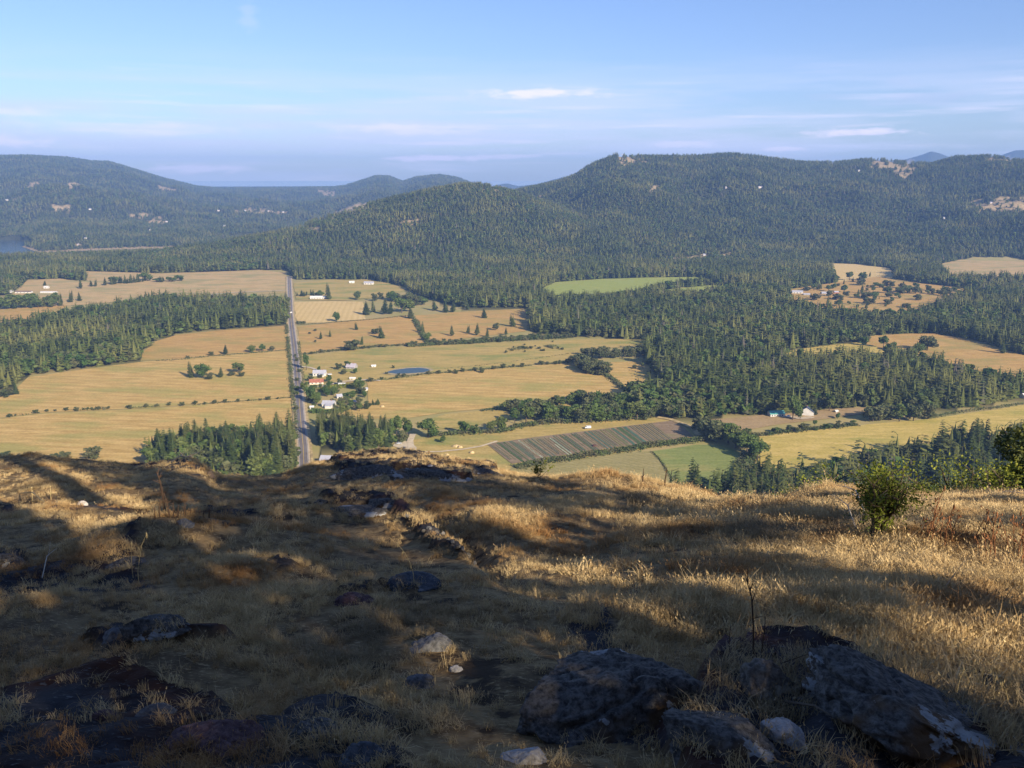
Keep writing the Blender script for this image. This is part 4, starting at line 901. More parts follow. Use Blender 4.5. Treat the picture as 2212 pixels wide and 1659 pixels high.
def build_grass():
    P = []; S = []; K = []
    for y0, y1, den, h0, h1, fine in ((1.0,4,480,.04,.12,1),(4,8,330,.045,.135,1),(8,14,170,.05,.14,0),(14,22,100,.06,.16,0),(22,38,58,.075,.18,0)):
        area = (y1-y0)*2*(.66*(y0+y1)/2+1.2); n = int(area*den*1.5)
        Y = rng.uniform(y0, y1, n); X = rng.uniform(-1, 1, n)*(.66*y1+1.2); ok = np.abs(X) < .66*Y+1.2; X, Y = X[ok], Y[ok]
        rk, _ = rock_shade_amount(X, Y); u, v = base_uv(X, Y)
        d = .60+1.25*fbm(X*.8, Y*.8, 31, 4); d = np.where(rk > 0, np.where(fbm(X*2.2, Y*2.2, 44, 2) > .22, .6, .14), np.clip(d, .22, 1)*np.where(u < 1560, np.clip(.55+1.7*fbm(X*1.5, Y*1.5, 71, 3), .12, 1), 1))
        right = sstep(1300, 1900, u); d = np.maximum(d, right*(rk == 0))
        ok = rng.random(len(X)) < d; X, Y, u = X[ok], Y[ok], u[ok]; yr = prof(RIM_R, u); ok = Y < yr+3; X, Y, u = X[ok], Y[ok], u[ok]
        h = rng.uniform(h0, h1, len(X))*(1+.5*fbm(X*.9, Y*.9, 51, 3))*(1+.08*sstep(1300, 2000, u)); h *= 1-.38*sstep(1450, 1100, u)
        P.append(np.stack([X, Y, ZC+G(X, Y)], 1)); S.append(h); K.append(rng.integers(0, 6, len(X)) if fine else 6+rng.integers(0, 4, len(X)))
    P = np.concatenate(P); S = np.concatenate(S); K = np.concatenate(K); n = len(P)
    rot = np.zeros((n, 3)); rot[:,2] = rng.uniform(0, 6.28, n); rot[:,0] = rng.normal(size=n)*.22-.05; rot[:,1] = rng.normal(size=n)*.22
    w = S*rng.uniform(1.2, 2.3, n); instancer('dry_grass', P, rot, np.stack([w, w, S], 1), K, FINE+MEDIUM); print('grass', n)
build_grass()

# ------------------------------------------------------------------ the trees behind the viewer whose shade falls on the slope, plus an added near rank
LIT = [ # patches of the slope that the sun reaches (picture outlines), share of light
 ([(-80,1002),(60,1003),(150,1012),(196,1045),(150,1062),(90,1072),(-80,1066)], 1), ([(40,1080),(130,1066),(200,1052),(268,1050),(282,1078),(230,1112),(180,1118),(40,1104)], 1), ([(340,1006),(440,1014),(460,1034),(360,1024)], 1), ([(200,1112),(250,1098),(340,1100),(330,1116),(220,1118)], .8),
 ([(680,1006),(740,984),(830,976),(910,980),(1000,1000),(940,1016),(800,1006)], 1), ([(730,1042),(850,1045),(900,1060),(880,1072),(790,1070),(700,1080)], .75), ([(905,1122),(1000,1088),(1060,1096),(1110,1140),(1095,1195),(1030,1222),(965,1190),(915,1155)], 1), ([(900,1090),(960,1080),(1000,1095),(920,1115)], .45),
 ([(1060,1002),(1130,1016),(1200,1026),(1300,1029),(1400,1040),(1460,1050),(1450,1078),(1330,1066),(1250,1058),(1130,1046),(1060,1024)], 1), ([(1200,1090),(1290,1078),(1370,1090),(1400,1130),(1330,1150),(1230,1160),(1190,1120)], .8), ([(1380,1060),(1440,1065),(1460,1090),(1400,1080)], .6),
 ([(1120,1180),(1180,1170),(1240,1200),(1200,1220),(1130,1215)], .35),
 ([(1430,1048),(1560,1062),(1640,1062),(1740,1055),(1830,1055),(1840,1085),(1790,1092),(1700,1090),(1660,1095),(1740,1125),(1850,1165),(1960,1200),(2060,1200),(2330,1190),(2330,1310),(2212,1300),(2110,1285),(2020,1262),(1900,1216),(1760,1158),(1600,1108),(1500,1084),(1440,1072)], 1),
 ([(1960,1064),(2330,1060),(2330,1078),(1960,1082)], 1), ([(1790,1072),(1930,1058),(1950,1110),(1850,1150),(1800,1120)], 1), ([(1400,1240),(1500,1225),(1600,1260),(1590,1300),(1500,1320),(1410,1290)], .6), ([(1700,1340),(1850,1300),(2000,1330),(2330,1370),(2330,1540),(2200,1560),(2100,1500),(1980,1460),(1850,1410),(1720,1390)], .55), ([(1600,1160),(1700,1150),(1800,1200),(1880,1260),(1800,1280),(1690,1220)], .55),
 ([(320,1170),(400,1150),(470,1165),(440,1195),(350,1200)], .5), ([(600,1125),(690,1118),(700,1140),(620,1150)], .3)]
def lit_at(u, v):
    o = np.zeros(np.shape(u))
    for p, s in LIT: o = np.maximum(o, inpoly(u, v, p)*s)
    return o
def shade_trees(D, ss, zz, trunks, labels, cut=1.0, seed=5):
    hz = Vector((SUN.x, SUN.y, 0)).normalized(); uh = np.array([-hz.y, hz.x, 0.])
    c0 = np.array([hz.x*D, hz.y*D, 0]); S = np.array(SUN)
    SS, ZZ = np.meshgrid(ss, zz); SS = SS.ravel(); ZZ = ZZ.ravel()
    O = c0[None]+uh[None]*SS[:,None]; O[:,2] = ZZ; hit = np.full(len(O), -1.0); done = np.zeros(len(O), bool)
    for t in np.arange(0, 130, .5):
        Pn = O-S*t; z = G(Pn[:,0], Pn[:,1], False); h = (~done) & (Pn[:,2] < z) & (Pn[:,1] < 75); hit[h] = t; done |= h
    Pn = O-S*np.maximum(hit, 0)[:,None]; ok = done & (Pn[:,1] > .4)
    x, y = Pn[:,0], np.maximum(Pn[:,1], .4); u, v, _ = project(x, y, ZC+G(x, y, False))
    lit = lit_at(u, v); lit[~done] = 0; lg = (lit > .95).reshape(len(zz), len(ss)); lg2 = lg.copy()
    for a_, b_ in ((1, 0), (-1, 0), (0, 1), (0, -1)): lg2 |= np.roll(np.roll(lg, a_, 0), b_, 1)
    lg2 |= np.roll(lg, 2, 0) | np.roll(lg, -2, 0)
    lit = np.where(lg2.ravel(), 1.0, lit)
    if D < 20: lit = (lit > .3)*1.0
    inview = (u > -250) & (u < 2460) & (v < 1900) & (y < prof(RIM_R, np.clip(u, -600, 2800))+1.0)
    need = np.where(inview, 1-lit, .95); need[done & (y > prof(RIM_R, np.clip(u, -600, 2800))+1.0) & (u > -200) & (u < 2400)] = 0; need[~done] = .15; need[done & (Pn[:,1] <= .4)] = .85
    need = np.where(done & ~inview & (v < 1200) & (u > 2460), .5, need)
    r = np.random.default_rng(seed)
    keep = r.random(len(O)) < need*cut; C = O[keep]; s = SS[keep]
    trunks = np.asarray(trunks)+0.0
    near = np.argmin(np.abs(s[:,None]+r.normal(size=len(s))[:,None]*.9-trunks[None]), 1)
    for k, t in enumerate(trunks):
        p = c0+uh*t; gz = ZC+ground_z(p[0], p[1]); mine = C[near == k]
        e = empty('shade_fir', (p[0], p[1], gz), 0); tag(e, labels, 'fir', labels[4:]+' group')
        if not len(mine): continue
        pts = mine+S[None]*r.uniform(-2.2, 2.2, len(mine))[:,None]
        pts = np.repeat(pts, 4, 0)+r.normal(size=(len(pts)*4, 3))*.09
        L_ = pts-np.array([p[0], p[1], 0]); L_[:,2] += ZC-gz
        V, F = leaf_quads(L_, r.uniform(.30, .44, len(L_)), r, .2, 1.1)
        link('crown', mesh('fir_crown', V, F, M_CON), e)
        m = MB(); top = L_[:,2].max(); m.tube([(0, 0, -.5), (.1, 0, top*.5), (0, .1, top)], [.42, .3, .05], 8)
        for q in L_[:: max(1, len(L_)//26)]:
            m.tube([(0, 0, max(1, q[2]-abs(q[0])*.1-.6)), tuple(q)], [.07, .02], 4)
        m.build('trunk', M_BARK, e)
shade_trees(27.0, np.arange(-46, 42, .32), np.arange(3, 46, .32), [-42, -35, -29.5, -23, -17.5, -11, -5, 1.5, 7, 13.5, 20, 27, 34], 'tall fir in the far rank behind the viewer, shading the slope')
shade_trees(6.0, np.arange(-24, 20, .27), np.arange(1.5, 23, .27), [-17, -9, -4.2, 4.0, 11], 'tall added fir in the near rank behind the viewer, blocking sky light', .62, 6)  # unseen rank added to block sky light; crowns cut from the LIT mask

# ------------------------------------------------------------------ rocks and stones on the slope
def rock_mat(name, dark, light, lichen, moss, lich=.56, mossy=.60):
    m, nt, p = mat(name, .92, .2)
    n1 = ntex(nt, 2.6, 6, None, 0, .62); n2 = ntex(nt, 2.3, 7, None, 0, .66); n3 = ntex(nt, 26, 6, None, 0, .7); n4 = ntex(nt, 1.1, 4)
    c = mixc(nt, ramp(nt, n3, .35, .65), dark, light)
    c = mixc(nt, ramp(nt, n4, mossy, mossy+.06), c, moss)
    c = mixc(nt, ramp(nt, n2, lich, lich+.02), c, mixc(nt, n3, tuple(v*.55 for v in lichen), lichen))
    nt.links.new(c, p.inputs['Base Color']); bump(nt, p, n3, 1.0, .02); return m
R_DARK = rock_mat('dark mossy rock', (.040,.036,.032), (.165,.150,.130), (.42,.41,.38), (.105,.060,.028), .57, .53)
R_GREY = rock_mat('grey stone', (.10,.098,.095), (.21,.205,.20), (.34,.34,.32), (.10,.075,.05), .60, .62)
R_PALE = rock_mat('pale stone', (.30,.28,.26), (.48,.45,.42), (.55,.53,.50), (.30,.20,.14), .6, .62)
R_RED = rock_mat('reddish purple rock', (.075,.040,.040), (.17,.10,.095), (.30,.22,.20), (.06,.035,.02), .64, .6)
R_BLUE = rock_mat('blue grey rock', (.055,.060,.068), (.115,.122,.130), (.26,.265,.27), (.07,.05,.03), .62, .62)
def rock(name, label, px, py, wpx, hpx, m, seed, deep=.8, rot=0.0, tilt=(0, 0), cuts=10, sink=.25, rough=.05, cat='rock', group=None, sub=5):
    b = on_hill(px, py); dep = depth_of(b.x, b.y, b.z); w = wpx*dep/FOC; h = hpx*dep/FOC
    r = random.Random(seed); bm = bmesh.new(); bmesh.ops.create_icosphere(bm, subdivisions=sub, radius=1)
    pl = []
    for k in range(cuts):
        d = Vector((r.gauss(0, 1), r.gauss(0, 1), r.gauss(.25, .8))).normalized(); pl.append((d, r.uniform(.55, .88)))
    off_ = Vector((seed*3.1, seed*1.7, 0))
    for v in bm.verts:
        c = v.co.copy()
        for d, q in pl:
            e = c.dot(d)-q
            if e > 0: c -= d*e*.97
        cr = abs(mnoise.noise(c*1.9+off_*.7)); cr2 = abs(mnoise.noise(c*4.3+off_)); c *= 1-.11*max(0, 1-cr/.10)-.05*max(0, 1-cr2/.12)
        c *= 1+rough*mnoise.fractal(c*1.4+off_, 1.0, 2.0, 4)+rough*.8*mnoise.fractal(c*7+off_, .7, 2.0, 6)
        v.co = Vector((c.x*w*.53, c.y*w*.53*deep, c.z*h*.60))
    me = bpy.data.meshes.new(name); bm.to_mesh(me); bm.free(); me.materials.append(m)
    me.polygons.foreach_set('use_smooth', np.ones(len(me.polygons), bool))
    o = link(name, me); yc = b.y+w*deep*.38; o.location = (b.x, yc, ZC+ground_z(b.x, yc)-h*.6*sink); o.rotation_euler = (tilt[0], tilt[1], rot); return tag(o, label, cat, group)
rock('boulder', 'big dark rounded boulder with pale lichen patches in the shaded foreground', 1372, 1616, 610, 290, R_DARK, 3, .95, .25, (-.1, .2), 16, .12, .05, 'boulder', None, 6)
rock('rock_slab', 'long dark rock slab sloping down to the right below the sunny grass', 2030, 1645, 580, 195, R_DARK, 8, .85, -.35, (-.15, .20), 14, .15, .05, 'rock', None, 6)
rock('rock', 'low dark rock joining the boulder to the long slab', 1600, 1640, 330, 120, R_DARK, 15, .8, -.1, (-.1, .12), 14, .2, .05)
rock('rock', 'lichen speckled pale brown rock face at the left end of the long dark slab', 1665, 1520, 180, 120, rock_mat('lichen speckled rock', (.10,.085,.07), (.22,.19,.15), (.42,.38,.30), (.12,.07,.04), .52, .6), 12, .7, .3, (0, .1), 8, .15)
rock('rock', 'pale ridge of stone lying below the long dark slab', 1715, 1610, 130, 70, R_PALE, 14, .6, -.5, (0, .4), 7, .2)
rock('stone', 'grey lichen crusted stone, upper one of the three left of the boulder', 920, 1412, 106, 62, R_GREY, 21, .8, .3, (0, -.1), 9, .15, cat='stone')
rock('stone', 'small upright pale stone between the two grey stones left of the boulder', 985, 1452, 30, 40, R_PALE, 22, .8, 0, (0, 0), 9, .1, cat='stone', sub=4)
rock('stone', 'smooth grey stone with a white corner, lowest of the three left of the boulder', 906, 1492, 84, 58, R_GREY, 23, .8, .5, (.1, .25), 8, .12, cat='stone')
rock('stone', 'grey and white stone lying in front of the boulder', 1243, 1552, 112, 66, R_GREY, 24, .6, -.5, (0, .3), 9, .15, cat='stone')
rock('stone', 'white streaked stone at the bottom edge of the picture', 1130, 1655, 100, 72, R_PALE, 25, .8, -.2, (.1, .1), 9, .12, cat='stone')
rock('rock', 'dark purple rounded rock under dry grass left of the middle', 762, 1312, 90, 50, R_RED, 26, .8, .1, (0, .1), 6, .25)
rock('rock', 'flat blue grey rock beside the purple rounded one', 892, 1275, 110, 38, R_BLUE, 27, .8, .1, (0, .08), 6, .25)
rock('rock', 'blocky dark rock with a flat top in the shaded grass at the left', 330, 1398, 160, 52, R_DARK, 28, .6, -.1, (0, .05), 8, .2)
rock('rock', 'rounded grey rock at the left end of the blocky dark one', 242, 1385, 56, 40, R_GREY, 29, .8, .4, (0, 0), 6, .25)
rock('rock', 'reddish rock in the lower left corner below the tall tuft', 455, 1640, 230, 105, R_RED, 30, .7, -.1, (0, .08), 6, .25)
rock('rock', 'dark rounded rock right of the reddish one near the bottom', 690, 1610, 150, 90, R_DARK, 31, .8, .2, (0, .2), 6, .3)
rock('rock', 'blue grey lichen rock near the bottom, right of the reddish one', 770, 1655, 130, 60, R_BLUE, 32, .8, .2, (0, .1), 6, .25)
rock('rock', 'small reddish brown rock at the far lower left', 215, 1560, 60, 34, R_RED, 33, .8, .2, (0, .1), 6, .25)
rock('rock', 'bluish rock peeping from dark moss at the lower left', 330, 1548, 90, 40, R_BLUE, 34, .8, .2, (0, .1), 6, .25)
rock('rock', 'long slanting dark rock in the shaded grass left of centre', 255, 1232, 100, 34, R_DARK, 35, .5, .35, (0, -.3), 6, .2)
rock('rock', 'dark rock cut by the left picture edge', -5, 1225, 80, 44, R_DARK, 36, .8, .35, (0, .3), 6, .2)
rock('rock', 'long thin dark rock ledge left of the crumbling stones', 790, 1119, 200, 20, R_DARK, 37, .4, -.05, (0, .02), 7, .2)
rock('rock_outcrop', 'long dark rock outcrop on the skyline in the middle', 800, 1036, 170, 46, R_DARK, 38, .4, -.05, (0, -.04), 7, .15, .14)
rock('rock_outcrop', 'right half of the dark skyline outcrop, sloping down to the right', 945, 1040, 190, 36, R_DARK, 39, .4, -.1, (0, .10), 7, .15, .14)
rock('rock_outcrop', 'low rust topped outcrop at the right end of the skyline rocks', 1030, 1024, 110, 30, R_DARK, 40, .4, -.1, (0, .14), 7, .15, .14)
rock('rock', 'dark humped rock below the skyline outcrop', 830, 1100, 96, 34, R_DARK, 41, .6, -.1, (0, .1), 6, .15)
rock('rock', 'small dark rock left of the humped one below the outcrop', 685, 1092, 42, 24, R_DARK, 42, .6, .3, (0, -.2), 6, .15)
rock('stone', 'small white stone on the skyline outcrop', 930, 1008, 14, 7, R_PALE, 43, .8, 0, (0, 0), 6, .1, cat='stone', sub=3)
rock('stone', 'grey stone on the shaded step at the left', 400, 1140, 55, 24, R_GREY, 44, .7, -.4, (0, .2), 7, .2, cat='stone', sub=4)
rock('stone', 'pale stone in sunny grass on the far left rise', 176, 1092, 24, 17, R_PALE, 45, .7, -.1, (0, 0), 7, .1, cat='stone', sub=4)
rock('tree_stump', 'weathered stump at the right end of the far left hump', 454, 1030, 22, 24, plain('weathered stump wood', (.13,.095,.075), .95, .3, 6), 46, .8, 0, (0, .1), 7, .1, cat='stump', sub=4)
for k, (px, py, w, h) in enumerate(((880,1128,26,12),(905,1132,20,12),(925,1142,30,14),(942,1150,18,12),(955,1155,24,16),(968,1166,22,14),(978,1172,16,12),(988,1182,26,16),(1000,1192,20,14),(1012,1204,22,16),(1025,1216,16,14),(915,1150,18,10),(948,1166,16,10))):
    rock('stone', 'pale crumbling stone along the edge of the shaded step', px, py, w*.62, h*.7, R_DARK if k % 2 else R_GREY, 60+k, .8, k, (0, .1), 8, .2, cat='stone', group='crumbling stones along the step', sub=3)

# ------------------------------------------------------------------ shrubs, stalks and fallen twigs
def shrub(label, px, py, h, w, seed,  stems=9, leaves=1500, leaf=.05, m=None, name='shrub', loc=None, lean=0.0, z0=.12, cat='shrub'):
    b = loc or on_hill(px, py); sc = 1 if loc else depth_of(b.x, b.y, b.z)/FOC; h *= sc; w *= sc; leaf *= sc; r = random.Random(seed); nr = np.random.default_rng(seed); e = empty(name, b); tag(e, label, cat)
    mb = MB(); tips = []
    for k in range(stems):
        a = r.random()*6.28; hh = h*r.uniform(.5, 1); ww = w*.5*r.uniform(.25, 1); p0 = Vector((r.gauss(0, .05), r.gauss(0, .05), -.05))
        p1 = Vector((math.cos(a)*ww*.35, math.sin(a)*ww*.35, hh*.4)); p2 = Vector((math.cos(a)*ww*.75+lean*hh, math.sin(a)*ww*.75, hh*.75)); p3 = Vector((math.cos(a)*ww+lean*hh, math.sin(a)*ww, hh))
        t = .016*h; mb.tube([p0, p1, p2, p3], [t, t*.7, t*.4, t*.15], 5); tips += [(p1.lerp(p2, q), .13) for q in (.3, .7)]+[(p2, .2), (p2.lerp(p3, .5), .2), (p3, .14)]
        for j in range(4):
            q = p1.lerp(p3, r.uniform(.1, .9)); d = Vector((r.gauss(0, 1), r.gauss(0, 1), r.gauss(.4, .5))).normalized()*h*.24
            mb.tube([q, q+d*.6, q+d+Vector((0, 0, -.02))], [t*.4, t*.3, t*.1], 4); tips += [(q+d*.6, .1), (q+d, .12)]
    tips = r.sample(tips, int(len(tips)*.48)); mb.build('branches', M_BARK, e); C = []
    if cat == 'shrub' and leaves > 1000:
        cc = np.array([(r.gauss(0, .2)*w, r.gauss(0, .2)*w, h*r.uniform(.12, .72)) for _ in range(650)]); V, F = leaf_quads(cc, nr.uniform(.6, 1.2, len(cc))*leaf, nr, .3, 1.3); link('core_shade_foliage', mesh('core_shade_foliage', V, F, M_SCRUB), e)  # darker core leaves paint the shade inside the shrub
    for _ in range(leaves):
        q, s = r.choice(tips); c = q+Vector((r.gauss(0, 1), r.gauss(0, 1), r.gauss(0, .8)))*s*h*.42
        if c.z > z0*h: C.append(c)
    V, F = leaf_quads(np.array(C), nr.uniform(.6, 1.3, len(C))*leaf, nr, .3, 1.3); link('foliage', mesh('foliage', V, F, m or M_SHRUB), e); return e
shrub('yellow green leafy shrub on the sunny slope at the right', 1895, 1166, 178, 170, 5, 26, 4600, 4.4, None, 'shrub', None, .05, .10)
shrub('small yellow green bush with bare twigs on the middle of the rim', 1165, 1034, 40, 64, 6, 9, 200, 3.4)
def beyond(px, py_top, Y, h):
    dx = (px-1106)/FOC; dy = (829.5-py_top)/FOC; d = Vector((dx, CP+dy*SP, -SP+dy*CP)); t = Y/d.y; return Vector((d.x*t, Y, ZC+d.z*t-h))
shrub('yellow green sapling showing over the rim left of the leafy shrub', 0, 0, 3.2, 1.6, 11, 10, 2200, .07, None, 'sapling', beyond(1742, 1036, 29, 3.2), cat='sapling')
shrub('second yellow green sapling over the rim, touching the leafy shrub', 0, 0, 3.4, 1.5, 12, 10, 2000, .07, None, 'sapling', beyond(1795, 1024, 29, 3.4), cat='sapling')
shrub('dark green bush over the rim right behind the leafy shrub', 0, 0, 3.4, 3.0, 13, 12, 3200, .08, M_SCRUB, 'bush', beyond(1975, 1020, 30, 3.4), cat='bush')
shrub('tall thin yellow green tree over the rim at the right', 0, 0, 6.0, 2.6, 14, 12, 4000, .08, None, 'sapling', beyond(2090, 965, 31, 6.0), .08, cat='sapling')
shrub('dark bush below the tall thin tree at the right', 0, 0, 3.4, 3.2, 15, 12, 3200, .08, M_SCRUB, 'bush', beyond(2045, 1032, 30, 3.4), cat='bush')
shrub('yellowish bush over the rim near the right picture edge', 0, 0, 3.8, 2.4, 16, 12, 2800, .08, None, 'bush', beyond(2190, 1012, 30, 3.8), cat='bush')
shrub('dark leafy bush over the rim between the thin tree and the right edge', 0, 0, 3.4, 2.6, 17, 12, 2800, .08, M_SCRUB, 'bush', beyond(2140, 1032, 30, 3.4), cat='bush')
def near_oak():
    b = beyond(2262, 900, 33, 9.0); e = empty('oak_tree', b); tag(e, 'nearby spreading tree cut by the right picture edge, dark on top', 'tree')
    V, F = broad_crown(301, 9000, 2.3, 4.6, 9.0, .13, 14, False); link('crown', mesh('oak_crown', V, F, M_SCRUB), e)
    V, F = broad_crown(302, 3000, 2.2, 3.6, 7.6, .11, 9, False); link('low_foliage', mesh('oak_low_foliage', V, F, M_SHRUB), e)  # brighter leaf colour stands in for sunlight on the lower crown
    m = MB(); m.tube([(0, 0, -1), (.1, 0, 3), (0, .1, 5.5), (.2, 0, 7.5)], [.22, .18, .12, .04], 7)
    for k in range(7):
        a = k*2.4; m.tube([(0, 0, 3+k*.5), (math.cos(a)*1.2, math.sin(a)*1.2, 4.4+k*.5), (math.cos(a)*2.1, math.sin(a)*2.1, 5+k*.5)], [.09, .06, .02], 5)
    m.build('trunk', M_BARK, e)
near_oak()
def stalk(label, px, py, hpx, m, seed, lean=.05, twigs=4, rad=.006, group=None, name='weed_stalk', cat='weed stalk', head=0.0):
    b = on_hill(px, py); dep = depth_of(b.x, b.y, b.z); h = hpx*dep/FOC; r = random.Random(seed); mb = MB()
    a = r.random()*6.28; t = rad*max(1, dep/7)
    P = [Vector((lean*h*q*q+r.gauss(0, .012)*h*q, math.sin(a)*.1*h*q, h*q)) for q in (0, .25, .5, .75, 1)]; P[0].z = -.05
    mb.tube(P, [t, t*.9, t*.75, t*.55, t*.3], 5)
    for k in range(twigs):
        q = r.uniform(.35, .95); i = min(3, int(q*4)); p = P[i].lerp(P[i+1], q*4-i); d = Vector((r.gauss(0, 1), r.gauss(0, 1), r.uniform(.6, 1.6))).normalized()*h*r.uniform(.08, .22)
        mb.tube([p, p+d*.6, p+d], [t*.5, t*.4, t*.2], 4)
        if head:
            c = p+d; mb.tube([c-Vector((0, 0, head*h)), c, c+Vector((0, 0, head*h))], [t*.4, t*1.6, t*.3], 5)
    if head: c = P[-1]; mb.tube([c-Vector((0, 0, head*h*3)), c-Vector((0, 0, head*h)), c+Vector((0, 0, head*h))], [t*.5, t*1.7, t*.3], 5)
    o = mb.build(name, m); o.location = b; return tag(o, label, cat, group)
stalk('tall dark dead stalk with twigs standing in the sunny grass right of the boulder', 1628, 1420, 178, M_STALK, 1, -.12, 7, .007)
stalk('shorter dark dead stalk right of the tall one above the slab', 1645, 1418, 90, M_STALK, 2, .02, 3, .005)
stalk('thin dark dead stalk left of the tall one above the slab', 1575, 1410, 60, M_STALK, 3, .02, 3, .004)
stalk('dark branching dead weed, tallest of the clump on the left step', 356, 1112, 92, M_STALK, 4, -.12, 9, .008)
for k, (px, hh) in enumerate(((345,46),(366,56),(376,38),(385,30),(402,44),(335,26),(320,20),(452,22),(440,16))):
    stalk('dark dead weed in the clump on the left step', px, 1118+k % 3, hh, M_STALK, 20+k, random.uniform(-.2, .2), 5, .006, 'dark weed clump on the left step')
stalk('tall pale grass stalk, right one of the pair at the left', 300, 1262, 118, M_STRAWSTALK, 5, .26, 2, .004, None, 'grass_stalk', 'grass stalk', .03)
stalk('tall pale grass stalk, left one of the pair at the left', 288, 1250, 88, M_STRAWSTALK, 6, .10, 2, .003, None, 'grass_stalk', 'grass stalk', .03)
stalk('pale upright stalk left in the sunny grass on the far left', 70, 1082, 30, M_STRAWSTALK, 7, .02, 1, .004, None, 'grass_stalk', 'grass stalk', .03)
stalk('pale upright stalk right in the sunny grass on the far left', 110, 1080, 30, M_STRAWSTALK, 8, .02, 1, .004, None, 'grass_stalk', 'grass stalk', .03)
stalk('pale bent grass stalk in the shade above the flat blue grey rock', 895, 1262, 90, M_STRAWSTALK, 9, -.35, 2, .004, None, 'grass_stalk', 'grass stalk', .03)
stalk('thin dry weed on the rim left of the green field', 1388, 1046, 34, M_STALK, 10, .02, 5, .006)
stalk('thin dry weed on the rim above the khaki field', 1436, 1052, 40, M_STALK, 13, .1, 5, .006)
for k in range(34):
    px = random.choice([random.uniform(1985, 2060), random.uniform(2100, 2235), random.uniform(2140, 2235)]); py = 1150+(px-1985)*.26+random.uniform(0, 40)
    stalk('tall rusty brown dock stalk in the shaded hollow at the right', px, py, random.uniform(55, 120), M_RUST, 100+k, random.uniform(-.35, .25), 4, .005, 'rusty dock stalks at the right', 'dock_stalk', 'dock stalk', .03)
for k in range(26):
    px = random.uniform(1860, 2212); py = polyline_y(RR, px)-random.uniform(-26, 10)
    stalk('pale seeding grass stalk on the sunny edge at the right', px, py, random.uniform(16, 34), M_STRAWSTALK, 160+k, random.uniform(-.35, .25), 2, .003, 'seeding grass on the sunny edge', 'grass_stalk', 'grass stalk', .04)
for k in range(16):
    px = random.uniform(2060, 2190); stalk('bleached grass stalk above the dark slab at the lower right', px, 1480+(px-2060)*.5+random.uniform(-20, 20), random.uniform(40, 80), M_STRAWSTALK, 200+k, random.uniform(-.4, .3), 2, .003, 'bleached grass above the slab', 'grass_stalk', 'grass stalk', .04)
def twig(label, a, b, m, seed, rad=.01, up=.0, group=None, forks=3):
    p, q = on_hill(*a), on_hill(*b); p.z += .03; q.z += .04+up; r = random.Random(seed); mb = MB(); mid = p.lerp(q, .5)+Vector((0, 0, .05+up*.3))+Vector((r.gauss(0, .03), r.gauss(0, .03), 0))
    mb.tube([Vector((0, 0, 0)), mid-p, q-p], [rad, rad*.8, rad*.35], 5)
    for k in range(forks):
        s = (mid-p).lerp(q-p, r.random()); d = (q-p).normalized()*.25+Vector((r.gauss(0, .15), r.gauss(0, .15), r.uniform(0, .2))); mb.tube([s, s+d*.5, s+d], [rad*.5, rad*.35, rad*.15], 4)
    o = mb.build('dead_branch', m); o.location = p; return tag(o, label, 'dead branch', group)
twig('bleached bare branch reaching up left from the foot of the leafy shrub', (1885,1160), (1818,1102), M_DRYWOOD, 1, .016, .55)
twig('second bleached branch leaning at the foot of the leafy shrub', (1872,1158), (1838,1098), M_DRYWOOD, 2, .013, .3)
twig('thin grey twig at the left of the foot of the leafy shrub', (1850,1150), (1812,1112), M_DRYWOOD, 3, .010, .2)
twig('grey fallen branch at the top of the shaded hollow on the right', (2140,1076), (2212,1088), M_DRYWOOD, 4, .022, .2)
twig('second grey fallen branch above the shaded hollow on the right', (2160,1070), (2215,1078), M_DRYWOOD, 5, .02, .2)
twig('bent stick lying on the slab at the lower right', (1690,1530), (1795,1570), M_BARK, 6, .007, .0, None, 0)
twig('dark curved stick on the lichen speckled rock face', (1668,1430), (1690,1482), M_STALK, 7, .008, .05, None, 1)
twig('pale fallen stalk in the sunny grass on the far left', (44,1068), (98,1098), M_STRAWSTALK, 8, .012, .05, None, 1)
twig('thin curved stick in the dark shade at the left', (92,1255), (125,1200), M_DRYWOOD, 9, .006, .05, None, 1)
twig('short bare twig in the sunny grass at the lower right', (2010,1290), (2042,1296), M_DRYWOOD, 10, .006, .02, None, 1)
twig('grey brush heap branch behind the far left hump', (372,1000), (418,1004), M_DRYWOOD, 11, .03, .2, None, 6)

# ------------------------------------------------------------------ farms and houses
W_WHITE = plain('white painted boards', (.56,.54,.50), .85, .1, .3); W_CREAM = plain('cream painted wall', (.66,.58,.45), .85, .08, .3); W_BROWN = plain('brown timber wall', (.20,.14,.09), .9, .2, .5); W_GREY = plain('grey weathered boards', (.33,.31,.29), .9, .15, .5)
RF_GREY = plain('grey metal roof', (.36,.36,.40), .6, .08, .3); RF_RED = plain('rust red roof', (.30,.115,.07), .8, .25, .4); RF_TEAL = plain('teal metal roof', (.10,.32,.29), .55, .08, .3); RF_DARK = plain('dark blue roof', (.055,.075,.12), .6, .1, .3); RF_WHITE = plain('white roof sheeting', (.60,.59,.56), .7, .05, .3); RF_BROWN = plain('brown shingle roof', (.17,.12,.095), .9, .2, .5); RF_LAV = plain('lilac grey roof', (.40,.36,.40), .7, .08, .3)
GLASS, _nt, _p = mat('dark window glass', .1, .5); _p.inputs['Base Color'].default_value = (.04, .05, .07, 1)
TRIM = plain('white trim', (.72,.70,.66), .8, .05, 1); DOORM = plain('door paint', (.16,.13,.11), .7, .1, 1); BRICK = plain('chimney brick', (.28,.13,.09), .9, .25, 3)
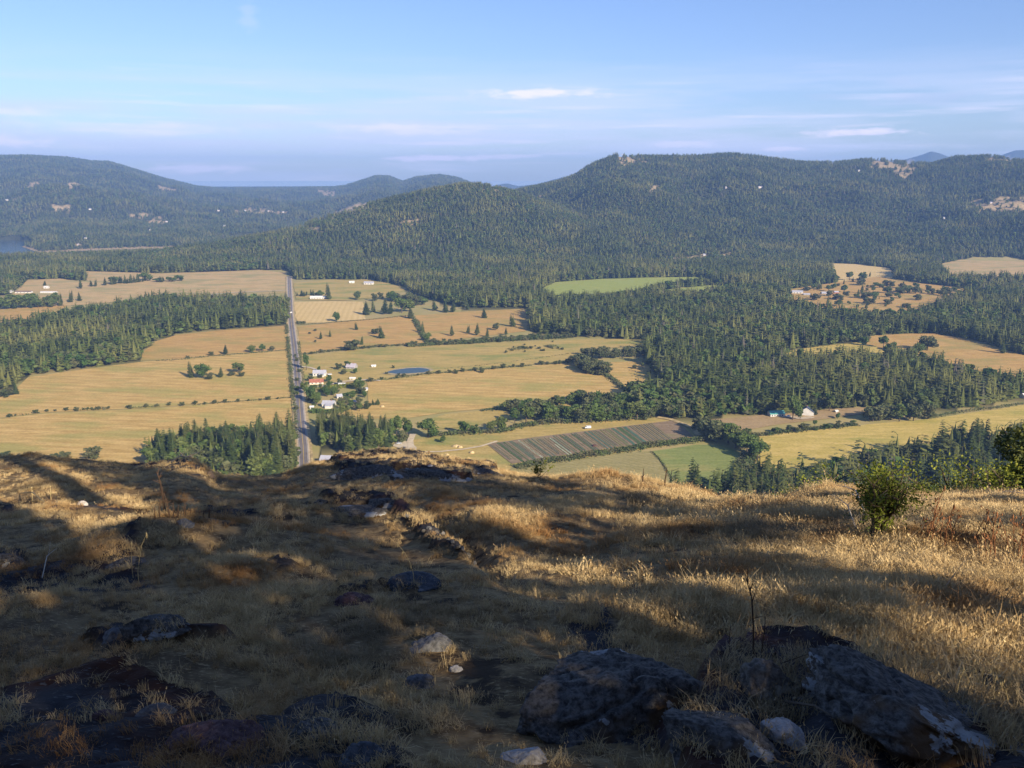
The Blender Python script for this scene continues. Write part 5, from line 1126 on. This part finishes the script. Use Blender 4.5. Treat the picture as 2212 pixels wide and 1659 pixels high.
def house(label, px, py, wpx, wallh, dep_m, roofh, rm, wm, rot=0.0, wins=3, door=True, chim=True, name='house', cat='house', wing=None, lift=0.0):
    b = on_valley(px, py); D = depth_of(b.x, b.y, b.z); w = wpx*D/FOC; e = empty(name, (b.x, b.y, b.z+lift), rot); tag(e, label, cat)
    hw, hd = w/2, dep_m/2; m = MB()
    m.add([(-hw,-hd,-1),(hw,-hd,-1),(hw,hd,-1),(-hw,hd,-1),(-hw,-hd,wallh),(hw,-hd,wallh),(hw,hd,wallh),(-hw,hd,wallh),(-hw,0,wallh+roofh*.97),(hw,0,wallh+roofh*.97)],
          [(0,1,5,4),(2,3,7,6),(1,2,6,9,5),(3,0,4,8,7),(0,3,2,1)])
    m.build('wall', wm, e); m = MB(); o = .45; t = .28; s = roofh/hd; dz = s*o
    for sg in (-1, 1):
        V = [(-hw-o, sg*(hd+o), wallh-dz), (hw+o, sg*(hd+o), wallh-dz), (hw+o, 0, wallh+roofh), (-hw-o, 0, wallh+roofh)]; V += [(x, y, z+t) for x, y, z in V]
        F = [(0,1,2,3),(7,6,5,4),(0,4,5,1),(1,5,6,2),(2,6,7,3),(3,7,4,0)]; m.add(V, F if sg < 0 else [f[::-1] for f in F])
    r_ = m.build('roof', rm, e)
    if chim: m = MB(); m.box(hw*.35, hw*.35+.9, -.45, .45, wallh+roofh*.6, wallh+roofh+1.0); m.build('chimney', BRICK, r_)
    for k in range(wins):
        x = -hw+w*(k+.7)/(wins+.6); ww = min(1.6, w/(wins+1)*.5); m = MB(); m.box(x-ww*.5-.12, x+ww*.5+.12, -hd-.06, -hd-.003, wallh*.34, wallh*.80); f = m.build('window', TRIM, e)
        m = MB(); m.box(x-ww*.5, x+ww*.5, -hd-.085, -hd-.062, wallh*.34+.12, wallh*.80-.12); m.build('pane', GLASS, f)
    if door: m = MB(); x = w*.32; m.box(x-.55, x+.55, -hd-.05, -hd-.003, 0, min(2.2, wallh*.8)); m.build('door', DOORM, e)
    if wing: # a lower lean-to or wing on one side, part of the same house
        wx, ww, wh = wing; m = MB(); m.box(wx-ww/2, wx+ww/2, -hd-5, -hd-.004, -1, wh); m.build('wing', wm, e); m = MB(); m.add([(wx-ww/2-.3,-hd-5.4,wh),(wx+ww/2+.3,-hd-5.4,wh),(wx+ww/2+.3,-hd-.1,wh+1.3),(wx-ww/2-.3,-hd-.1,wh+1.3),(wx-ww/2-.3,-hd-5.4,wh+.2),(wx+ww/2+.3,-hd-5.4,wh+.2),(wx+ww/2+.3,-hd-.1,wh+1.5),(wx-ww/2-.3,-hd-.1,wh+1.5)], [(3,2,1,0),(4,5,6,7),(0,1,5,4),(1,2,6,5),(2,3,7,6),(3,0,4,7)]); m.build('wing_roof', rm, e)
    return e
house('white house with a grey roof at the top of the roadside farmstead', 691, 812, 27, 4.2, 8, 2.6, RF_GREY, W_WHITE, .05, 4, True, True, wing=(3, 5, 2.8))
house('long rust red roofed barn in the roadside farmstead', 684, 829, 29, 2.6, 7, 2.6, RF_RED, W_CREAM, .18, 3, True, False, 'barn', 'barn')
house('lilac grey roofed house beside the lane left of the pond', 760, 796, 20, 2.8, 9, 3.4, RF_LAV, W_GREY, -.25, 2, True, True)
house('small white shed left of the pond', 807, 793, 9, 1.8, 3.5, .9, RF_WHITE, W_WHITE, .3, 1, False, False, 'shed', 'shed')
house('white flat shed with a dark open end on the farm lane', 739, 834, 14, 2.8, 5, .7, RF_WHITE, W_WHITE, .05, 0, True, False, 'shed', 'shed')
house('small cream shed behind the red roofed barn', 762, 820, 12, 1.9, 4, .8, RF_WHITE, W_CREAM, -.1, 1, False, False, 'shed', 'shed')
house('long low cream shed by the road below the red roofed barn', 678, 838, 17, 1.6, 3, .6, RF_WHITE, W_CREAM, .15, 0, True, False, 'shed', 'shed')
house('small blue grey roofed cottage inside the farm garden', 733, 860, 11, 2.4, 5, 1.8, RF_GREY, W_WHITE, .4, 1, True, False, 'cottage', 'house')
house('white farmhouse with a pale grey roof below the farm garden', 711, 878, 26, 3.4, 8, 2.6, RF_GREY, W_WHITE, -.1, 3, True, True, wing=(1.5, 6, 2.8))
house('tiny white shed beside the road at the farm garden', 674, 883, 8, 2.2, 3, .8, RF_WHITE, W_WHITE, .1, 0, True, False, 'shed', 'shed')
house('small grey shed at the right end of the farm lane', 789, 843, 10, 1.8, 4, 1.0, RF_GREY, W_WHITE, .3, 1, False, False, 'shed', 'shed')
house('grey board hut at the lower right of the farm garden', 770, 870, 11, 1.8, 4, .9, RF_GREY, W_GREY, 0, 0, True, False, 'hut', 'hut')
house('grey roofed house just over the rim beside the straight road', 716, 1000, 44, 3.4, 9, 2.6, RF_GREY, W_WHITE, -.12, 3, True, False, wing=(-2, 7, 2.8))
house('white walled barn with a teal roof at the edge of the brown field', 1676, 899, 32, 3.2, 8, 2.2, RF_TEAL, W_WHITE, .12, 5, True, False, 'barn', 'barn')
house('dark blue roofed house with a white gable under the trees', 1742, 897, 15, 4.2, 13, 4.2, RF_DARK, W_WHITE, 1.25, 2, True, True)
house('tiny white shed right of the blue roofed house', 1806, 891, 6, 1.6, 3, .7, RF_WHITE, W_WHITE, .3, 0, True, False, 'shed', 'shed')
house('little white shed in the dark hollow of the wood', 1933, 872, 7, 2, 3, .8, RF_WHITE, W_WHITE, .3, 0, True, False, 'shed', 'shed')
house('white house cut by the right edge above the yellow hay field', 2212, 860, 12, 3.4, 6, 1.6, RF_WHITE, W_WHITE, .3, 1, True, False)
house('white two storey house against the wood above the green strip', 1227, 722, 14, 7, 7, 2.4, RF_WHITE, W_WHITE, -.2, 2, True, False)
house('low brown shed left of the white two storey house', 1168, 731, 24, 2.2, 6, 1.5, RF_BROWN, W_BROWN, .05, 0, True, False, 'shed', 'shed')
house('grey roofed house at the forest corner left of the far green meadow', 1126, 634, 14, 3, 8, 2.6, RF_GREY, W_GREY, .1, 2, True, False)
house('white house above the reddish pasture, at the forest corner', 1115, 661, 11, 4, 7, 1.8, RF_WHITE, W_WHITE, .1, 2, True, False)
house('long white farm building row right of the road, by the column conifer', 690, 646, 38, 3.6, 9, 2.2, RF_WHITE, W_WHITE, .05, 6, True, False, 'farm_building', 'farm building')
house('small white shed at the forest edge beyond the far small pasture', 760, 612, 11, 3, 7, 1.8, RF_WHITE, W_WHITE, .2, 1, False, False, 'shed', 'shed')
house('grey and white house at the forest edge right of the small white shed', 797, 615, 20, 4.4, 9, 2.4, RF_GREY, W_WHITE, -.1, 3, True, False)
house('long white shed at the far left picture edge', 14, 632, 26, 3.2, 9, 1.8, RF_GREY, W_WHITE, .02, 4, False, False, 'farm_building', 'farm building')
house('brown roofed white farm building, middle of the far left group', 52, 633, 34, 2.8, 9, 1.6, RF_BROWN, W_WHITE, .02, 4, False, False, 'farm_building', 'farm building')
house('long low white greenhouse, right one of the far left group', 106, 633, 34, 2.0, 7, 1.1, RF_WHITE, W_WHITE, .02, 0, True, False, 'greenhouse', 'greenhouse')
house('small white house behind the long low greenhouse', 101, 623, 9, 3, 8, 1.8, RF_WHITE, W_WHITE, .02, 1, False, False)
house('grey roofed farm building at the left of the brown clearing', 1722, 634, 22, 3.4, 10, 2.6, RF_GREY, W_WHITE, -.15, 3, True, False, 'farm_building', 'farm building')
house('lower grey roofed shed beside the farm building in the brown clearing', 1742, 638, 14, 2.4, 8, 1.6, RF_GREY, W_GREY, -.1, 0, True, False, 'shed', 'shed')
house('grey roofed house in the middle of the brown clearing', 1783, 636, 18, 3, 8, 2.2, RF_GREY, W_GREY, -.1, 2, True, False)
house('small red walled shed in the brown clearing', 1806, 634, 9, 3, 6, 1.8, RF_GREY, RF_RED, 0, 0, False, False, 'shed', 'shed')
for px, py, w, lab in HILL_HOUSES: house(lab, px, py, w*.62, 3.0, 7, 3, RF_GREY if px % 2 else RF_LAV, W_CREAM, .1, 0, False, False)
def ridge_free(): pass

# ------------------------------------------------------------------ vehicles, heaps, poles
PAINTS = {'white': plain('white car paint', (.75,.75,.74), .35, .03, 1, .5), 'dark': plain('dark car paint', (.03,.035,.045), .35, .1, 1, .5), 'silver': plain('silver car paint', (.45,.46,.48), .35, .05, 1, .5), 'red': plain('red car paint', (.40,.04,.03), .35, .05, 1, .5)}
TYRE = plain('tyre rubber', (.02,.02,.02), .9, .2, 2)
def vehicle(label, px, py, rot, paint, van=False, off_x=0.0):
    p = at(px, py); e = empty('van' if van else 'parked_car', (p.x+off_x, p.y, 1.24), rot); tag(e, label, 'van' if van else 'car'); L_, W_ = (5.4, 2.0) if van else (4.4, 1.8)
    pr = [(-.5,.35),(-.5,.85),(-.36,.95),(-.22,1.45),(.22,1.48),(.40,.98),(.5,.88),(.5,.35)] if not van else [(-.5,.4),(-.5,1.1),(-.42,1.3),(-.3,2.2),(.5,2.25),(.5,.4)]
    m = MB(); n = len(pr); V = [(x*L_, -W_/2, z) for x, z in pr]+[(x*L_, W_/2, z) for x, z in pr]; m.add(V, [tuple(range(n)), tuple(range(2*n-1, n-1, -1))]+[(i, i+n, (i+1) % n+n, (i+1) % n) for i in range(n)]); m.build('body', PAINTS[paint], e)
    m = MB(); z0, z1, x0, x1 = (.98, 1.38, -.20, .30) if not van else (1.35, 1.95, -.34, -.12)
    for s in (-1, 1): m.box(x0*L_, x1*L_, s*W_/2-.02, s*W_/2+.02, z0, z1)
    m.build('window', GLASS, e)
    for x in (-.32, .32):
        for s in (-1, 1): m = MB(); m.tube([(x*L_, s*W_/2-.12, .33), (x*L_, s*W_/2+.06, .33)], .33, 10); m.build('wheel', TYRE, e)
vehicle('white van driving on the far stretch of the straight road', 626.5, 678, 1.53, 'white', True, 1.8)
vehicle('dark car waiting where the lane meets the straight road', 623.5, 690, .4, 'dark', False, -7)
vehicle('white car parked on the gravel by the teal roofed barn', 1703, 903, .5, 'white')
vehicle('silver car parked on the dirt yard beyond the rim', 862, 962, .3, 'silver')
vehicle('dark car parked on the dirt yard beyond the rim', 872, 972, -.4, 'dark')
vehicle('white car parked at the white house of the farmstead', 713, 812, .2, 'white')
vehicle('red car parked beside the brown clearing sheds', 1798, 637, .2, 'red')
vehicle('white van parked on the upper edge of the vegetable field', 1270, 928, .1, 'white', True)
def heap(label, px, py, w, h, m, seed, name='straw_heap', cat='heap'):
    p = at(px, py); bm = bmesh.new(); bmesh.ops.create_icosphere(bm, subdivisions=4, radius=1); o_ = Vector((seed, 0, 0))
    for v in bm.verts: v.co *= 1+.22*mnoise.fractal(v.co*1.6+o_, 1, 2, 4); v.co = Vector((v.co.x*w*.5, v.co.y*w*.35, max(-.2, v.co.z)*h))
    me = bpy.data.meshes.new(name); bm.to_mesh(me); bm.free(); me.materials.append(m); me.polygons.foreach_set('use_smooth', np.ones(len(me.polygons), bool)); o = link(name, me); o.location = (p.x, p.y, .6); tag(o, label, cat)
STRAW = plain('straw', (.46,.34,.17), .95, .2, .8)
heap('larger straw coloured heap on the pasture by the farm track', 985, 966, 6.5, 1.6, STRAW, 1); heap('smaller straw heap right of the larger one on the pasture', 994, 968, 4, 1.6, STRAW, 2); heap('pale heap lying on the grass near the farm track bend', 1019, 980, 4.5, 1.6, STRAW, 3); heap('small straw heap at the lower pasture edge', 966, 984, 3, 1.1, STRAW, 4); heap('dark earth heap at the foot of the vegetable field', 1284, 966, 4.5, 1.8, plain('dark earth', (.09,.045,.035), .95, .3, .6), 5, 'earth_heap'); heap('straw bale heap beside the sapling row', 826, 880, 4, 1.6, STRAW, 6)
for k, (px, py, h, lab) in enumerate(((664,1000,9,'wooden utility pole on the right of the road at the rim'),(671,998,9,'second wooden utility pole right of the road at the rim'),(629.5,655,13,'wooden utility pole right of the far straight road'),(649,845,9,'wooden utility pole right of the road above the farm garden'),(643,745,10,'wooden utility pole by the road at the end of the dry pasture'))):
    p = at(px, py); e = empty('utility_pole', (p.x, p.y, 0)); tag(e, lab, 'utility pole'); m = MB(); m.tube([(0, 0, 0), (0, 0, h)], [.17, .11], 7); m.build('pole', M_BARK, e); m = MB(); m.box(-1.1, 1.1, -.07, .07, h-.9, h-.72); m.build('crossarm', M_BARK, e)
p = at(468, 1012); m = MB(); m.tube([(0, 0, 0), (.15, 0, 6), (0, .1, 13)], [.28, .22, .08], 7); o = m.build('bare_trunk', M_DRYWOOD); o.location = p; tag(o, 'pale bare dead trunk standing before the wood left of the road', 'dead tree')

# ------------------------------------------------------------------ air between the viewer and the far hills
def build_haze():
    m = bpy.data.materials.new('thin summer haze'); m.use_nodes = True; nt = m.node_tree; nt.nodes.clear()
    o = nt.nodes.new('ShaderNodeOutputMaterial'); v = nt.nodes.new('ShaderNodeVolumePrincipled')
    v.inputs['Color'].default_value = (.30, .52, 1.0, 1); v.inputs['Density'].default_value = HAZE; v.inputs['Anisotropy'].default_value = .0
    nt.links.new(v.outputs[0], o.inputs['Volume'])
    b = MB(); b.box(-16000, 16000, -260, 15500, -62, 560); h = b.build('haze', m); tag(h, kind='stuff')
HAZE = 8.4e-5
build_haze()
